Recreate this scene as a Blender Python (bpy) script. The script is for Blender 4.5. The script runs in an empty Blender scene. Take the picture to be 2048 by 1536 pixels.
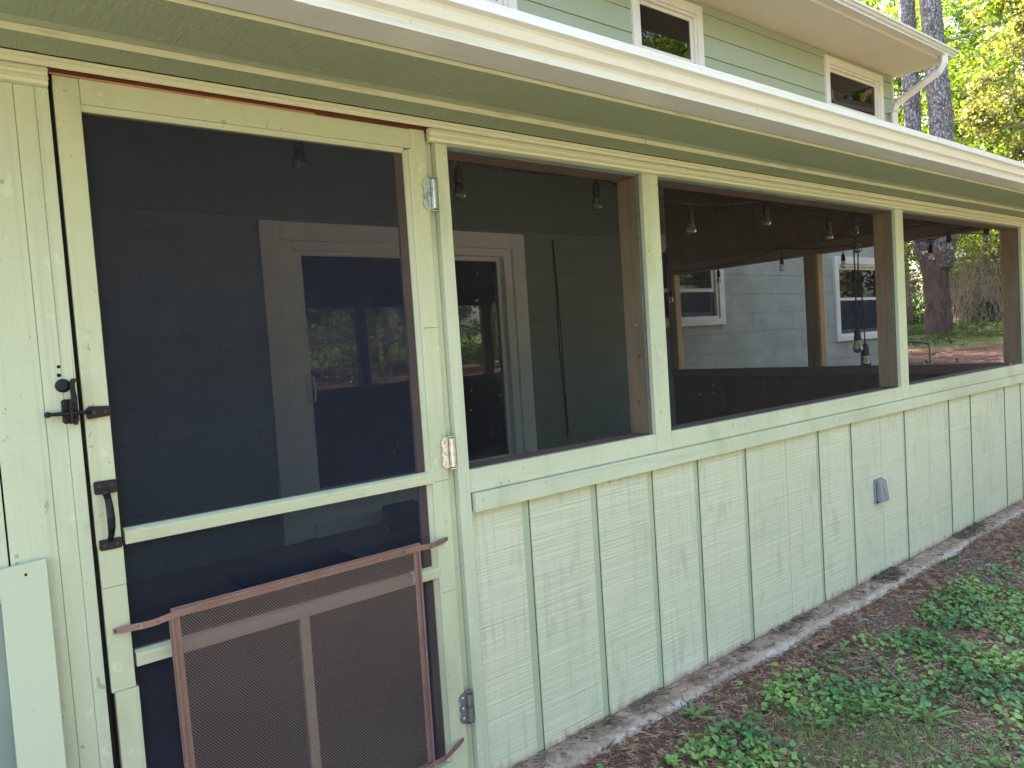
import bpy, math, random
import numpy as np
from mathutils import Vector, Matrix, noise as mnoise
random.seed(7); rng = np.random.default_rng(11)
S = bpy.context.scene
COL = S.collection
PI = math.pi

# ------------------------------------------------------------ camera, light, exposure
cd = bpy.data.cameras.new('camera'); cam = bpy.data.objects.new('camera', cd); COL.objects.link(cam)
cd.sensor_width = 36.0; cd.lens = 25.8055; cd.clip_start = 0.02; cd.clip_end = 2000
Rm = Matrix(((0.778213, 0.083627, -0.622407), (-0.624514, -0.001234, -0.781013), (-0.066082, 0.996496, 0.051266)))
cam.matrix_world = Matrix.Translation((0, -1.815, 1.331)) @ Rm.to_4x4()
S.camera = cam
SUN_AZ = math.radians(20); SUN_EL = math.radians(47)      # azimuth measured from +Y towards +X
w = bpy.data.worlds.new('World'); S.world = w; w.use_nodes = True
nt = w.node_tree; nt.nodes.clear()
wo = nt.nodes.new('ShaderNodeOutputWorld'); bg = nt.nodes.new('ShaderNodeBackground'); sk = nt.nodes.new('ShaderNodeTexSky')
sk.sky_type = 'NISHITA'; sk.sun_disc = False; sk.sun_elevation = SUN_EL; sk.sun_rotation = SUN_AZ; sk.air_density = 1.0; sk.dust_density = 4.5; sk.ozone_density = 1.0
bg.inputs[1].default_value = 0.15
nt.links.new(sk.outputs[0], bg.inputs[0]); nt.links.new(bg.outputs[0], wo.inputs[0])
sd = bpy.data.lights.new('sun', 'SUN'); sd.energy = 4.0; sd.angle = math.radians(0.5); sd.color = (1.0, 0.94, 0.84)
so = bpy.data.objects.new('sun', sd); COL.objects.link(so)
sv = Vector((math.sin(SUN_AZ) * math.cos(SUN_EL), math.cos(SUN_AZ) * math.cos(SUN_EL), math.sin(SUN_EL)))
so.rotation_euler = sv.to_track_quat('Z', 'Y').to_euler(); so.location = sv * 60
S.view_settings.view_transform = 'Standard'; S.view_settings.look = 'None'; S.view_settings.gamma = 1.0
S.view_settings.exposure = 3.12
S.cycles.max_bounces = 8; S.cycles.transparent_max_bounces = 24; S.cycles.caustics_reflective = False; S.cycles.caustics_refractive = False

# ------------------------------------------------------------ materials
def new_mat(name):
    m = bpy.data.materials.new(name); m.use_nodes = True
    return m, m.node_tree, m.node_tree.nodes['Principled BSDF']

def tex(nt, scale, detail=3, kind='noise', coord='Object', off=(0, 0, 0), rough=0.55):
    tc = nt.nodes.new('ShaderNodeTexCoord'); mp = nt.nodes.new('ShaderNodeMapping')
    mp.inputs['Scale'].default_value = scale; mp.inputs['Location'].default_value = off
    nt.links.new(tc.outputs[coord], mp.inputs[0])
    if kind == 'noise':
        n = nt.nodes.new('ShaderNodeTexNoise'); n.inputs['Scale'].default_value = 1.0; n.inputs['Detail'].default_value = detail
        n.inputs['Roughness'].default_value = rough; out = n.outputs[0]
    elif kind == 'voronoi':
        n = nt.nodes.new('ShaderNodeTexVoronoi'); n.inputs['Scale'].default_value = 1.0; out = n.outputs[0]
    elif kind == 'edge':
        n = nt.nodes.new('ShaderNodeTexVoronoi'); n.feature = 'DISTANCE_TO_EDGE'; n.inputs['Scale'].default_value = 1.0; out = n.outputs[0]
    nt.links.new(mp.outputs[0], n.inputs['Vector'])
    return out

def ramp(nt, out, lo, hi):
    r = nt.nodes.new('ShaderNodeMapRange'); r.inputs[1].default_value = lo; r.inputs[2].default_value = hi
    nt.links.new(out, r.inputs[0]); return r.outputs[0]

def mat(name, base, rough=0.6, layers=(), bumps=(), spec=0.4, metal=0.0):
    """layers: (scale, detail, lo, hi, colour, strength[, kind]); bumps: (scale, detail, strength, distance[, kind])"""
    m, nt, b = new_mat(name)
    b.inputs['Roughness'].default_value = rough; b.inputs['Specular IOR Level'].default_value = spec; b.inputs['Metallic'].default_value = metal
    rgb = nt.nodes.new('ShaderNodeRGB'); rgb.outputs[0].default_value = (*base, 1); cur = rgb.outputs[0]
    for i, L in enumerate(layers):
        sc, det, lo, hi, colr, st = L[:6]; kind = L[6] if len(L) > 6 else 'noise'
        f = ramp(nt, tex(nt, sc, det, kind, off=(i * 7.3, i * 3.1, i * 5.7)), lo, hi)
        mu = nt.nodes.new('ShaderNodeMath'); mu.operation = 'MULTIPLY'; mu.inputs[1].default_value = st; nt.links.new(f, mu.inputs[0])
        mx = nt.nodes.new('ShaderNodeMix'); mx.data_type = 'RGBA'; nt.links.new(mu.outputs[0], mx.inputs[0])
        nt.links.new(cur, mx.inputs[6]); mx.inputs[7].default_value = (*colr, 1); cur = mx.outputs[2]
    nt.links.new(cur, b.inputs['Base Color'])
    prev = None
    for i, B in enumerate(bumps):
        sc, det, st, dist = B[:4]; kind = B[4] if len(B) > 4 else 'noise'
        bp = nt.nodes.new('ShaderNodeBump'); bp.inputs['Strength'].default_value = st; bp.inputs['Distance'].default_value = dist
        nt.links.new(tex(nt, sc, det, kind, off=(i * 2.7, i * 9.1, 1.3)), bp.inputs['Height'])
        if prev: nt.links.new(prev, bp.inputs['Normal'])
        prev = bp.outputs[0]
    if prev: nt.links.new(prev, b.inputs['Normal'])
    return m

DIRT = (0.10, 0.085, 0.05)
def paint(name, base, grain, dark=0.75, rough=0.5, crack=0.5, extra=()):
    """old exterior paint; grain = noise scale of the wood grain"""
    d = tuple(c * dark for c in base)
    return mat(name, base, rough,
               layers=[((1.3, 1.3, 1.3), 4, .38, .68, d, .5), ((7, 7, 2.2), 5, .55, .66, (0.40, 0.43, 0.27), .45), ((17, 17, 17), 5, .655, .675, (0.70, 0.71, 0.58), .4), ((48, 48, 30), 4, .685, .70, (0.24, 0.22, 0.12), .6),
                       (grain, 4, .52, .75, tuple(c * .72 for c in base), .55),
                       ((220, 220, 220), 2, .70, .76, DIRT, .55),
                       ((26, 26, 26), 5, .66, .74, (0.33, 0.36, 0.2), .35)] + list(extra),
               bumps=[(grain, 5, .35 * crack, .004), ((90, 90, 90), 3, .15, .002)], spec=.35)

PAINT = (0.585, 0.605, 0.435)
m_trimv = paint('pale_green_trim_upright', PAINT, (55, 55, 1.6))
m_trimh = paint('pale_green_trim_level', PAINT, (1.6, 55, 55))
m_door = paint('pale_green_door', (0.58, 0.585, 0.395), (50, 50, 1.4))
m_doorh = paint('pale_green_door_rail', (0.58, 0.585, 0.395), (1.4, 50, 50))
m_entry = paint('pale_green_board_wall', PAINT, (60, 60, 1.0), crack=1.4,
                extra=[((38, 38, .55), 3, .685, .70, (0.16, 0.17, .09), .8)])
# rough sawn panel: level saw marks, faint upright grain
m_panel = mat('rough_sawn_panel', (0.65, 0.635, 0.47), .6,
              layers=[((1.1, 1, .9), 4, .4, .7, (0.56, 0.56, 0.40), .5),
                      ((2.2, 3, 150), 3, .52, .72, (0.36, 0.40, 0.27), .42),
                      ((1.8, 3, 95), 3, .57, .68, (0.74, 0.74, 0.62), .4), ((2.6, 2.6, 1.6), 4, .54, .70, (0.50, 0.50, 0.36), .4), ((14, 14, 5), 5, .60, .68, (0.40, 0.42, 0.28), .35),
                      ((70, 3, 3.0), 5, .55, .75, (0.33, 0.40, 0.27), .45),
                      ((200, 200, 200), 2, .70, .75, DIRT, .5)],
              bumps=[((2.2, 3, 150), 3, .75, .005), ((60, 3, 4), 4, .35, .003)], spec=.3)
def _foot(m):      # reddish soil splashed up the lowest few centimetres
    nt = m.node_tree; b = nt.nodes['Principled BSDF']; src = b.inputs['Base Color'].links[0].from_socket
    tc = nt.nodes.new('ShaderNodeTexCoord'); sp = nt.nodes.new('ShaderNodeSeparateXYZ'); nt.links.new(tc.outputs['Object'], sp.inputs[0])
    n = tex(nt, (30, 30, 9), 4); a = nt.nodes.new('ShaderNodeMath'); a.operation = 'MULTIPLY_ADD'; a.inputs[1].default_value = -.10
    nt.links.new(n, a.inputs[0]); nt.links.new(sp.outputs[2], a.inputs[2])
    f = ramp(nt, a.outputs[0], -.020, -.056)
    mx = nt.nodes.new('ShaderNodeMix'); mx.data_type = 'RGBA'; nt.links.new(f, mx.inputs[0]); nt.links.new(src, mx.inputs[6])
    mx.inputs[7].default_value = (0.42, 0.29, 0.20, 1); nt.links.new(mx.outputs[2], b.inputs['Base Color'])
_foot(m_panel)
def zone_mix(m, build_field, colr, lo, hi, noise_sc, amp):
    """mix a second real colour in where field(x, y) + noise is large"""
    nt = m.node_tree; b = nt.nodes['Principled BSDF']; src = b.inputs['Base Color'].links[0].from_socket
    tc = nt.nodes.new('ShaderNodeTexCoord'); sp = nt.nodes.new('ShaderNodeSeparateXYZ'); nt.links.new(tc.outputs['Object'], sp.inputs[0])
    fld = build_field(nt, sp); a = nt.nodes.new('ShaderNodeMath'); a.operation = 'MULTIPLY_ADD'; a.inputs[1].default_value = amp
    nt.links.new(tex(nt, noise_sc, 5), a.inputs[0]); nt.links.new(fld, a.inputs[2])
    mx = nt.nodes.new('ShaderNodeMix'); mx.data_type = 'RGBA'; nt.links.new(ramp(nt, a.outputs[0], lo, hi), mx.inputs[0]); nt.links.new(src, mx.inputs[6])
    mx.inputs[7].default_value = (*colr, 1); nt.links.new(mx.outputs[2], b.inputs['Base Color'])
m_groove = paint('groove_paint', (0.47, 0.52, 0.36), (60, 60, 2))
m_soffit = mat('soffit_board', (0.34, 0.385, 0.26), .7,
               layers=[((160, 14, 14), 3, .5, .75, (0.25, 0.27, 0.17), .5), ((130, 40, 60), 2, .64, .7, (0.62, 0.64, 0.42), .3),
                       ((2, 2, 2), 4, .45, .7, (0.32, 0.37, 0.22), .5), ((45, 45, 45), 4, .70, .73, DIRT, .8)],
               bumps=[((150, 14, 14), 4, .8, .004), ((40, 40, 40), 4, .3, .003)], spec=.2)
m_soffit_edge = mat('soffit_board_edge', (0.60, 0.59, 0.41), .6, layers=[((8, 60, 60), 4, .55, .7, (0.30, 0.28, 0.15), .5)])
m_mould = mat('crown_moulding_paint', (0.66, 0.65, 0.47), .38, layers=[((5, 60, 60), 4, .55, .75, (0.50, 0.49, 0.33), .4), ((160, 160, 160), 2, .7, .75, DIRT, .6)],
              bumps=[((3, 70, 70), 3, .2, .002)])
m_white = mat('gutter_white', (0.74, 0.72, 0.69), .32, layers=[((2, 8, 8), 4, .5, .75, (0.64, 0.61, 0.55), .4), ((22, 2, 4), 4, .58, .74, (0.66, 0.62, 0.54), .35), ((2.0, 40, 120), 3, .60, .66, (.50, .46, .36), .3), ((60, 60, 60), 3, .70, .74, (.3, .27, .2), .4)],
              bumps=[((1.5, 4, 4), 2, .12, .004)], spec=.5)
m_vinyl = mat('window_vinyl', (0.84, 0.79, 0.72), .45, layers=[((4, 4, 4), 3, .45, .7, (0.64, 0.58, 0.5), .4)])
m_slider = mat('white_sliding_door_frame', (0.90, 0.90, 0.96), .4)
m_groove_line = mat('groove_dark_line', (0.17, 0.145, 0.085), .8)
m_upsoffit = mat('eave_panel_white', (0.82, 0.76, 0.67), .6, layers=[((1.5, 1.5, 1.5), 4, .4, .7, (0.74, 0.67, 0.58), .5)])
m_lap = mat('lap_siding_green', (0.405, 0.45, 0.325), .5, layers=[((1.2, 1.2, 2.5), 4, .4, .7, (0.365, 0.41, 0.29), .5)], bumps=[((2, 30, 90), 3, .12, .002)])
m_brown = mat('brown_stain_board', (0.34, 0.24, 0.145), .6, layers=[((30, 30, 2), 4, .45, .7, (0.22, 0.15, 0.10), .6), ((22, 22, 22), 3, .70, .73, (.05, .03, .02), .7)],
              bumps=[((60, 60, 3), 4, .3, .003)])
m_brownh = mat('brown_stain_beam', (0.28, 0.185, 0.135), .6, layers=[((2, 2, 30), 4, .45, .7, (0.20, 0.13, 0.095), .6)], bumps=[((3, 3, 60), 4, .3, .003)])
m_ledger = mat('shaded_green_wall_board', (0.18, 0.205, 0.195), .7)  # darker green puts the light falling off up the wall into the colour
m_browndk = mat('dark_brown_panel', (0.20, 0.13, 0.095), .7, layers=[((3, 3, 3), 4, .4, .7, (0.14, 0.09, 0.065), .6)], bumps=[((3, 3, 90), 3, .4, .003)])
m_rawwood = mat('raw_lumber', (0.66, 0.47, 0.29), .6, layers=[((70, 70, 2), 4, .45, .7, (0.36, 0.21, 0.11), .6), ((9, 9, 9), 2, .72, .75, (.15, .08, .04), .9)])
m_greystop = mat('weathered_grey_stop', (0.20, 0.24, 0.24), .7, layers=[((30, 30, 30), 4, .45, .7, (0.13, 0.16, 0.15), .6)])
m_redjamb = mat('red_brown_paint', (0.13, 0.035, 0.022), .4, layers=[((20, 60, 60), 4, .5, .7, (0.06, 0.018, 0.012), .6)])
m_edgewood = mat('bare_wood_edge', (0.55, 0.27, 0.12), .5, layers=[((8, 60, 60), 3, .5, .7, (.3, .12, .06), .6)])
m_black = mat('black_hardware', (0.008, 0.009, 0.013), .4, bumps=[((80, 80, 80), 3, .2, .002)], spec=.3)
m_screw = mat('rusty_screw', (0.06, 0.035, 0.028), .6)
m_hole = mat('dark_hole', (0.008, 0.006, 0.005), .9)
m_zinc = mat('zinc_hinge', (0.62, 0.62, 0.60), .28, layers=[((60, 60, 60), 4, .52, .68, (0.26, 0.20, 0.15), .7)], metal=.85)
m_zincold = mat('old_zinc_hinge', (0.34, 0.35, 0.36), .4, layers=[((60, 60, 60), 4, .5, .66, (0.16, 0.11, 0.08), .8)], metal=.8)
m_guard = mat('brown_metal', (0.26, 0.155, 0.135), .42, layers=[((60, 60, 60), 3, .64, .72, (0.5, 0.42, 0.4), .5), ((10, 10, 10), 3, .4, .7, (.2, .10, .08), .5)], metal=.25)
m_guardmesh = mat('brown_expanded_metal', (0.60, 0.46, 0.42), .35, metal=.5)
m_cord = mat('black_rubber_cord', (0.012, 0.012, 0.014), .5)
m_conc = mat('old_concrete', (0.36, 0.26, 0.19), .9, layers=[((9, 9, 9), 5, .42, .62, (0.20, 0.125, 0.085), .85), ((35, 35, 35), 4, .55, .62, (0.46, 0.38, 0.31), .6), ((60, 60, 60), 3, .6, .68, (.08, .06, .045), .8)],
             bumps=[((30, 30, 30), 5, .7, .01), ((7, 7, 7), 4, .6, .02)])
m_floor = mat('porch_floor_concrete', (0.20, 0.15, 0.125), .6, layers=[((3, 3, 3), 5, .4, .7, (0.13, 0.10, 0.09), .7)])
m_roof = mat('grey_shingles', (0.09, 0.085, 0.08), .9, layers=[((30, 12, 12), 3, .4, .7, (.05, .05, .05), .7)], bumps=[((20, 20, 20), 3, .4, .01)])
m_wallshade = mat('grey_green_wall_shade', (0.24, 0.28, 0.24), .6, layers=[((6, 6, 2), 4, .4, .7, (.13, .16, .15), .6)])
m_boardpaint = mat('smooth_green_board', (0.55, 0.585, 0.42), .5, layers=[((3, 3, 2), 4, .4, .7, (.50, .54, .38), .5), ((28, 28, 28), 2, .735, .75, (.16, .11, .06), .8)], bumps=[((60, 60, 60), 3, .08, .002)])
m_plastic = mat('grey_outlet_plastic', (0.25, 0.26, 0.275), .4, layers=[((20, 20, 20), 3, .4, .7, (.22, .26, .33), .4)])
m_bin = mat('dark_bin', (0.04, 0.045, 0.05), .5)
m_matrug = mat('dark_door_mat', (0.035, 0.035, 0.04), .9, layers=[((26, 26, 26), 1, .06, .03, (0.14, 0.14, 0.15), .7, 'edge')])
m_bark = mat('pine_bark', (0.20, 0.165, 0.15), .95, layers=[((16, 16, 5.0), 4, .45, .6, (0.09, 0.06, 0.05), .7), ((26, 26, 20), 4, .52, .58, (0.44, 0.43, 0.44), .8), ((15, 15, 4.5), 2, .10, .0, (0.05, 0.035, 0.03), .7, 'edge')],
             bumps=[((15, 15, 4.5), 3, 1.0, .04, 'voronoi'), ((40, 40, 20), 4, .8, .02)])
m_bark2 = mat('brown_pine_bark', (0.19, 0.115, 0.095), .95, layers=[((16, 16, 5.0), 4, .45, .6, (0.08, 0.045, 0.036), .8)], bumps=[((15, 15, 4.5), 3, 1.0, .04, 'voronoi'), ((40, 40, 20), 4, .8, .02)])
m_twig = mat('dead_twig', (0.20, 0.15, 0.11), .9)
m_grass = mat('grass_blade', (0.10, 0.20, 0.035), .6, layers=[((9, 9, 9), 2, .4, .7, (0.18, 0.27, 0.06), .6)])
m_straw = mat('pine_straw', (0.29, 0.155, 0.095), .8, layers=[((23, 23, 23), 2, .40, .48, (0.10, 0.05, 0.036), .8), ((31, 31, 31), 2, .53, .57, (0.47, 0.32, 0.215), .8)])
m_chip = mat('pale_chip', (0.50, 0.42, 0.33), .8, layers=[((15, 15, 15), 1, .40, .5, (.30, .17, .10), .8)])
m_fence = mat('grey_fence_boards', (0.33, 0.34, 0.36), .8, layers=[((9, 9, .8), 4, .4, .7, (.2, .2, .22), .7)])
m_galv = mat('galvanised_metal', (0.25, 0.25, 0.26), .4, metal=.7)
m_blind = mat('blind_white', (0.62, 0.60, 0.56), .5)

def leaf_mat(name, base, alt, trans=.5, seed=0):
    m, nt, b = new_mat(name); nt.nodes.remove(b)
    out = nt.nodes['Material Output']
    rgb = nt.nodes.new('ShaderNodeMix'); rgb.data_type = 'RGBA'; rgb.inputs[6].default_value = (*base, 1); rgb.inputs[7].default_value = (*alt, 1)
    nt.links.new(ramp(nt, tex(nt, (3.1, 3.1, 3.1), 3, off=(seed, 0, 0)), .38, .62), rgb.inputs[0])
    d = nt.nodes.new('ShaderNodeBsdfPrincipled'); d.inputs['Roughness'].default_value = .45; d.inputs['Specular IOR Level'].default_value = .4
    t = nt.nodes.new('ShaderNodeBsdfTranslucent'); mx = nt.nodes.new('ShaderNodeMixShader'); mx.inputs[0].default_value = trans
    nt.links.new(rgb.outputs[2], d.inputs['Base Color'])
    br = nt.nodes.new('ShaderNodeMix'); br.data_type = 'RGBA'; br.blend_type = 'MULTIPLY'; br.inputs[0].default_value = 1
    nt.links.new(rgb.outputs[2], br.inputs[6]); br.inputs[7].default_value = (1.6, 1.5, .6, 1)
    nt.links.new(br.outputs[2], t.inputs[0])
    nt.links.new(d.outputs[0], mx.inputs[1]); nt.links.new(t.outputs[0], mx.inputs[2]); nt.links.new(mx.outputs[0], out.inputs[0])
    return m
m_leafA = leaf_mat('leaf_yellow_green', (0.20, 0.275, 0.045), (0.09, 0.145, 0.03), .5)
m_leafB = leaf_mat('leaf_mid_green', (0.12, 0.19, 0.04), (0.055, 0.10, 0.026), .45, 3)
m_leafC = leaf_mat('leaf_olive', (0.22, 0.22, 0.085), (0.12, 0.14, 0.045), .45, 6)
m_leafR = leaf_mat('leaf_red', (0.30, 0.15, 0.11), (0.20, 0.09, 0.07), .4, 9)
m_leafU = leaf_mat('leaf_undergrowth', (0.10, 0.17, 0.03), (0.06, 0.10, 0.022), .4, 4)
m_ivy = leaf_mat('ivy_leaf', (0.24, 0.39, 0.10), (0.085, 0.215, 0.065), .22, 2)
m_needle = leaf_mat('pine_needle_green', (0.05, 0.085, 0.025), (0.08, 0.12, 0.03), .3, 5)

def screen_mat(name, opac, colr):
    m, nt, b = new_mat(name); nt.nodes.remove(b); out = nt.nodes['Material Output']
    t = nt.nodes.new('ShaderNodeBsdfTransparent'); d = nt.nodes.new('ShaderNodeBsdfDiffuse'); mx = nt.nodes.new('ShaderNodeMixShader')
    rgb = nt.nodes.new('ShaderNodeMix'); rgb.data_type = 'RGBA'; rgb.inputs[6].default_value = (*colr, 1); rgb.inputs[7].default_value = (.5, .45, .38, 1)
    nt.links.new(ramp(nt, tex(nt, (120, 120, 120), 2), .735, .76), rgb.inputs[0]); nt.links.new(rgb.outputs[2], d.inputs[0])
    a = nt.nodes.new('ShaderNodeMath'); a.operation = 'MULTIPLY_ADD'; a.inputs[1].default_value = .26; a.inputs[2].default_value = opac - .13
    nt.links.new(tex(nt, (6, 6, 6), 4), a.inputs[0])
    # dust specks are opaque
    mxx = nt.nodes.new('ShaderNodeMath'); mxx.operation = 'MAXIMUM'; nt.links.new(a.outputs[0], mxx.inputs[0]); nt.links.new(ramp(nt, tex(nt, (120, 120, 120), 2), .745, .76), mxx.inputs[1])
    nt.links.new(mxx.outputs[0], mx.inputs[0]); nt.links.new(t.outputs[0], mx.inputs[1]); nt.links.new(d.outputs[0], mx.inputs[2]); nt.links.new(mx.outputs[0], out.inputs[0])
    return m
m_screen = screen_mat('charcoal_insect_screen', .26, (0.046, 0.045, 0.050))
m_screend = screen_mat('charcoal_door_screen', .45, (0.040, 0.043, 0.066))
m_screene = screen_mat('end_insect_screen', .30, (0.03, 0.028, 0.028))

def glass_mat(name, tint, rough=.01):
    m, nt, b = new_mat(name); nt.nodes.remove(b); out = nt.nodes['Material Output']
    t = nt.nodes.new('ShaderNodeBsdfTransparent'); t.inputs[0].default_value = (*tint, 1)
    g = nt.nodes.new('ShaderNodeBsdfGlossy'); g.inputs['Roughness'].default_value = rough
    fr = nt.nodes.new('ShaderNodeFresnel'); fr.inputs[0].default_value = 1.62
    mx = nt.nodes.new('ShaderNodeMixShader'); nt.links.new(fr.outputs[0], mx.inputs[0]); nt.links.new(t.outputs[0], mx.inputs[1]); nt.links.new(g.outputs[0], mx.inputs[2])
    nt.links.new(mx.outputs[0], out.inputs[0]); return m
m_glass = glass_mat('window_glass', (.75, .78, .78))
m_room = mat('dark_room', (0.03, 0.03, 0.036), .9)
m_bulb, _nt, _b = new_mat('clear_bulb_glass'); _b.inputs['Transmission Weight'].default_value = 1.0; _b.inputs['Roughness'].default_value = .0; _b.inputs['IOR'].default_value = 1.28
m_fil = mat('filament_brass', (0.60, 0.36, 0.14), .3, metal=.6)

# concrete block with level courses
m_block, _nt, _b = new_mat('painted_block')
_b.inputs['Roughness'].default_value = .65
tc = _nt.nodes.new('ShaderNodeTexCoord'); sp = _nt.nodes.new('ShaderNodeSeparateXYZ'); cb = _nt.nodes.new('ShaderNodeCombineXYZ')
_nt.links.new(tc.outputs['Object'], sp.inputs[0]); _nt.links.new(sp.outputs[0], cb.inputs[0])
az = _nt.nodes.new('ShaderNodeMath'); az.operation = 'ADD'; az.inputs[1].default_value = 0.012; _nt.links.new(sp.outputs[2], az.inputs[0])
wob = tex(_nt, (1.2, 1.2, 1.2), 2); wm = _nt.nodes.new('ShaderNodeMath'); wm.operation = 'MULTIPLY_ADD'; wm.inputs[1].default_value = .012
_nt.links.new(wob, wm.inputs[0]); _nt.links.new(az.outputs[0], wm.inputs[2]); _nt.links.new(wm.outputs[0], cb.inputs[1])
bk = _nt.nodes.new('ShaderNodeTexBrick'); bk.inputs['Scale'].default_value = 1.0; bk.inputs['Brick Width'].default_value = .44; bk.inputs['Row Height'].default_value = .222
bk.inputs['Mortar Size'].default_value = .0045; bk.inputs['Mortar Smooth'].default_value = .3; bk.inputs['Color1'].default_value = (.39, .40, .355, 1); bk.inputs['Color2'].default_value = (.37, .385, .335, 1); bk.inputs['Mortar'].default_value = (.29, .30, .26, 1)
_nt.links.new(cb.outputs[0], bk.inputs['Vector']); _nt.links.new(bk.outputs['Color'], _b.inputs['Base Color'])
bp = _nt.nodes.new('ShaderNodeBump'); bp.inputs['Strength'].default_value = .8; bp.inputs['Distance'].default_value = .006; bp.invert = True
bp2 = _nt.nodes.new('ShaderNodeBump'); bp2.inputs['Strength'].default_value = .35; bp2.inputs['Distance'].default_value = .004
_nt.links.new(bk.outputs['Fac'], bp.inputs['Height']); _nt.links.new(tex(_nt, (70, 70, 70), 4), bp2.inputs['Height']); _nt.links.new(bp.outputs[0], bp2.inputs['Normal']); _nt.links.new(bp2.outputs[0], _b.inputs['Normal'])

m_blockin = m_block.copy(); m_blockin.name = 'painted_block_shaded'  # same block wall, darker copy with the porch's dimness in its colour
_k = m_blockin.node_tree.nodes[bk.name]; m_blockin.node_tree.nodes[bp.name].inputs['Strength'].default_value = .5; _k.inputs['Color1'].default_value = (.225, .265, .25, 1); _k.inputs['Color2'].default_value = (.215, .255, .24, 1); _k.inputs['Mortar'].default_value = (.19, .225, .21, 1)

# ------------------------------------------------------------ mesh helpers
class MB:
    def __init__(s): s.v = []; s.f = []
    def add(s, vs, fs):
        n = len(s.v); s.v += [tuple(p) for p in vs]; s.f += [tuple(i + n for i in f) for f in fs]; return s
    def box(s, x0, x1, y0, y1, z0, z1):
        vs = [(x, y, z) for z in (z0, z1) for y in (y0, y1) for x in (x0, x1)]
        return s.add(vs, [(0, 2, 3, 1), (4, 5, 7, 6), (0, 1, 5, 4), (2, 6, 7, 3), (0, 4, 6, 2), (1, 3, 7, 5)])
    def prism(s, pts, a0, a1, axis='x'):
        """pts: 2D outline; axis x: (y,z), y: (x,z), z: (x,y)"""
        def P(a, p): return (a, p[0], p[1]) if axis == 'x' else ((p[0], a, p[1]) if axis == 'y' else (p[0], p[1], a))
        n = len(pts); vs = [P(a0, p) for p in pts] + [P(a1, p) for p in pts]
        return s.add(vs, [(i, (i + 1) % n, n + (i + 1) % n, n + i) for i in range(n)] + [tuple(range(n))[::-1], tuple(range(n, 2 * n))])
    def ribbon(s, pts, a0, a1):
        n = len(pts); vs = [(a0, *p) for p in pts] + [(a1, *p) for p in pts]
        return s.add(vs, [(i, i + 1, n + i + 1, n + i) for i in range(n - 1)])
    def tube(s, path, r, n=8, cap=True, flat=1.0):
        path = [Vector(p) for p in path]; rs = r if isinstance(r, (list, tuple)) else [r] * len(path); base = len(s.v); up0 = None
        for i, p in enumerate(path):
            d = (path[min(i + 1, len(path) - 1)] - path[max(i - 1, 0)]).normalized()
            up = up0 if up0 is not None else (Vector((0, 0, 1)) if abs(d.z) < .9 else Vector((1, 0, 0)))
            a = d.cross(up).normalized(); b = a.cross(d).normalized(); up0 = b
            for k in range(n):
                t = 2 * PI * k / n; s.v.append(tuple(p + a * math.cos(t) * rs[i] + b * math.sin(t) * rs[i] * flat))
        for i in range(len(path) - 1):
            for k in range(n):
                s.f.append((base + i * n + k, base + i * n + (k + 1) % n, base + (i + 1) * n + (k + 1) % n, base + (i + 1) * n + k))
        if cap: s.f.append(tuple(base + k for k in range(n))[::-1]); s.f.append(tuple(base + (len(path) - 1) * n + k for k in range(n)))
        return s
    def lathe(s, prof, c, n=14):
        """prof: (radius, z) list"""
        base = len(s.v)
        for r, z in prof:
            for k in range(n):
                t = 2 * PI * k / n; s.v.append((c[0] + r * math.cos(t), c[1] + r * math.sin(t), c[2] + z))
        for i in range(len(prof) - 1):
            for k in range(n): s.f.append((base + i * n + k, base + i * n + (k + 1) % n, base + (i + 1) * n + (k + 1) % n, base + (i + 1) * n + k))
        return s
    def build(s, name, m, parent=None, bevel=0, smooth=False, loc=(0, 0, 0), extra=None, m2=None):
        nf = len(s.f)
        if extra: s.add(extra.v, extra.f)
        me = bpy.data.meshes.new(name); L = Vector(loc)
        me.from_pydata([tuple(Vector(p) - L) for p in s.v] if L.length else s.v, [], s.f); me.materials.append(m); me.update()
        if extra:
            me.materials.append(m2)
            for p_ in me.polygons[nf:]: p_.material_index = 1
        o = bpy.data.objects.new(name, me); COL.objects.link(o)
        if parent: o.parent = parent
        if L.length and not parent: o.location = L
        if smooth: me.polygons.foreach_set('use_smooth', [True] * len(me.polygons))
        if bevel:
            b = o.modifiers.new('bevel', 'BEVEL'); b.width = bevel; b.segments = 2; b.limit_method = 'ANGLE'; b.harden_normals = False
        return o

def BX(name, m, parent, *bx, bevel=.0015): return MB().box(*bx).build(name, m, parent, bevel)

def tag(o, label=None, cat=None, group=None, kind=None):
    if label: o['label'] = label
    if cat: o['category'] = cat
    if group: o['group'] = group
    if kind: o['kind'] = kind
    return o
def thing(name, label, cat, loc=(0, 0, 0), group=None):
    o = bpy.data.objects.new(name, None); COL.objects.link(o); o.location = loc; o.empty_display_size = .1
    return tag(o, label, cat, group)
def np_mesh(name, verts, faces_n, nper, m, parent=None, loc=(0, 0, 0), smooth=False):
    """verts (N,3) float array; faces as int array (F,nper)"""
    me = bpy.data.meshes.new(name); V = np.asarray(verts, np.float32); F = np.asarray(faces_n, np.int32)
    me.vertices.add(len(V)); me.vertices.foreach_set('co', V.ravel()); me.loops.add(F.size); me.loops.foreach_set('vertex_index', F.ravel())
    me.polygons.add(len(F)); me.polygons.foreach_set('loop_start', np.arange(0, F.size, nper, dtype=np.int32))
    try: me.polygons.foreach_set('loop_total', np.full(len(F), nper, np.int32))
    except Exception: pass
    if smooth: me.polygons.foreach_set('use_smooth', np.ones(len(F), bool))
    me.materials.append(m); me.update(calc_edges=True); me.validate()
    o = bpy.data.objects.new(name, me); COL.objects.link(o); o.location = loc
    if parent: o.parent = parent
    return o

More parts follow.
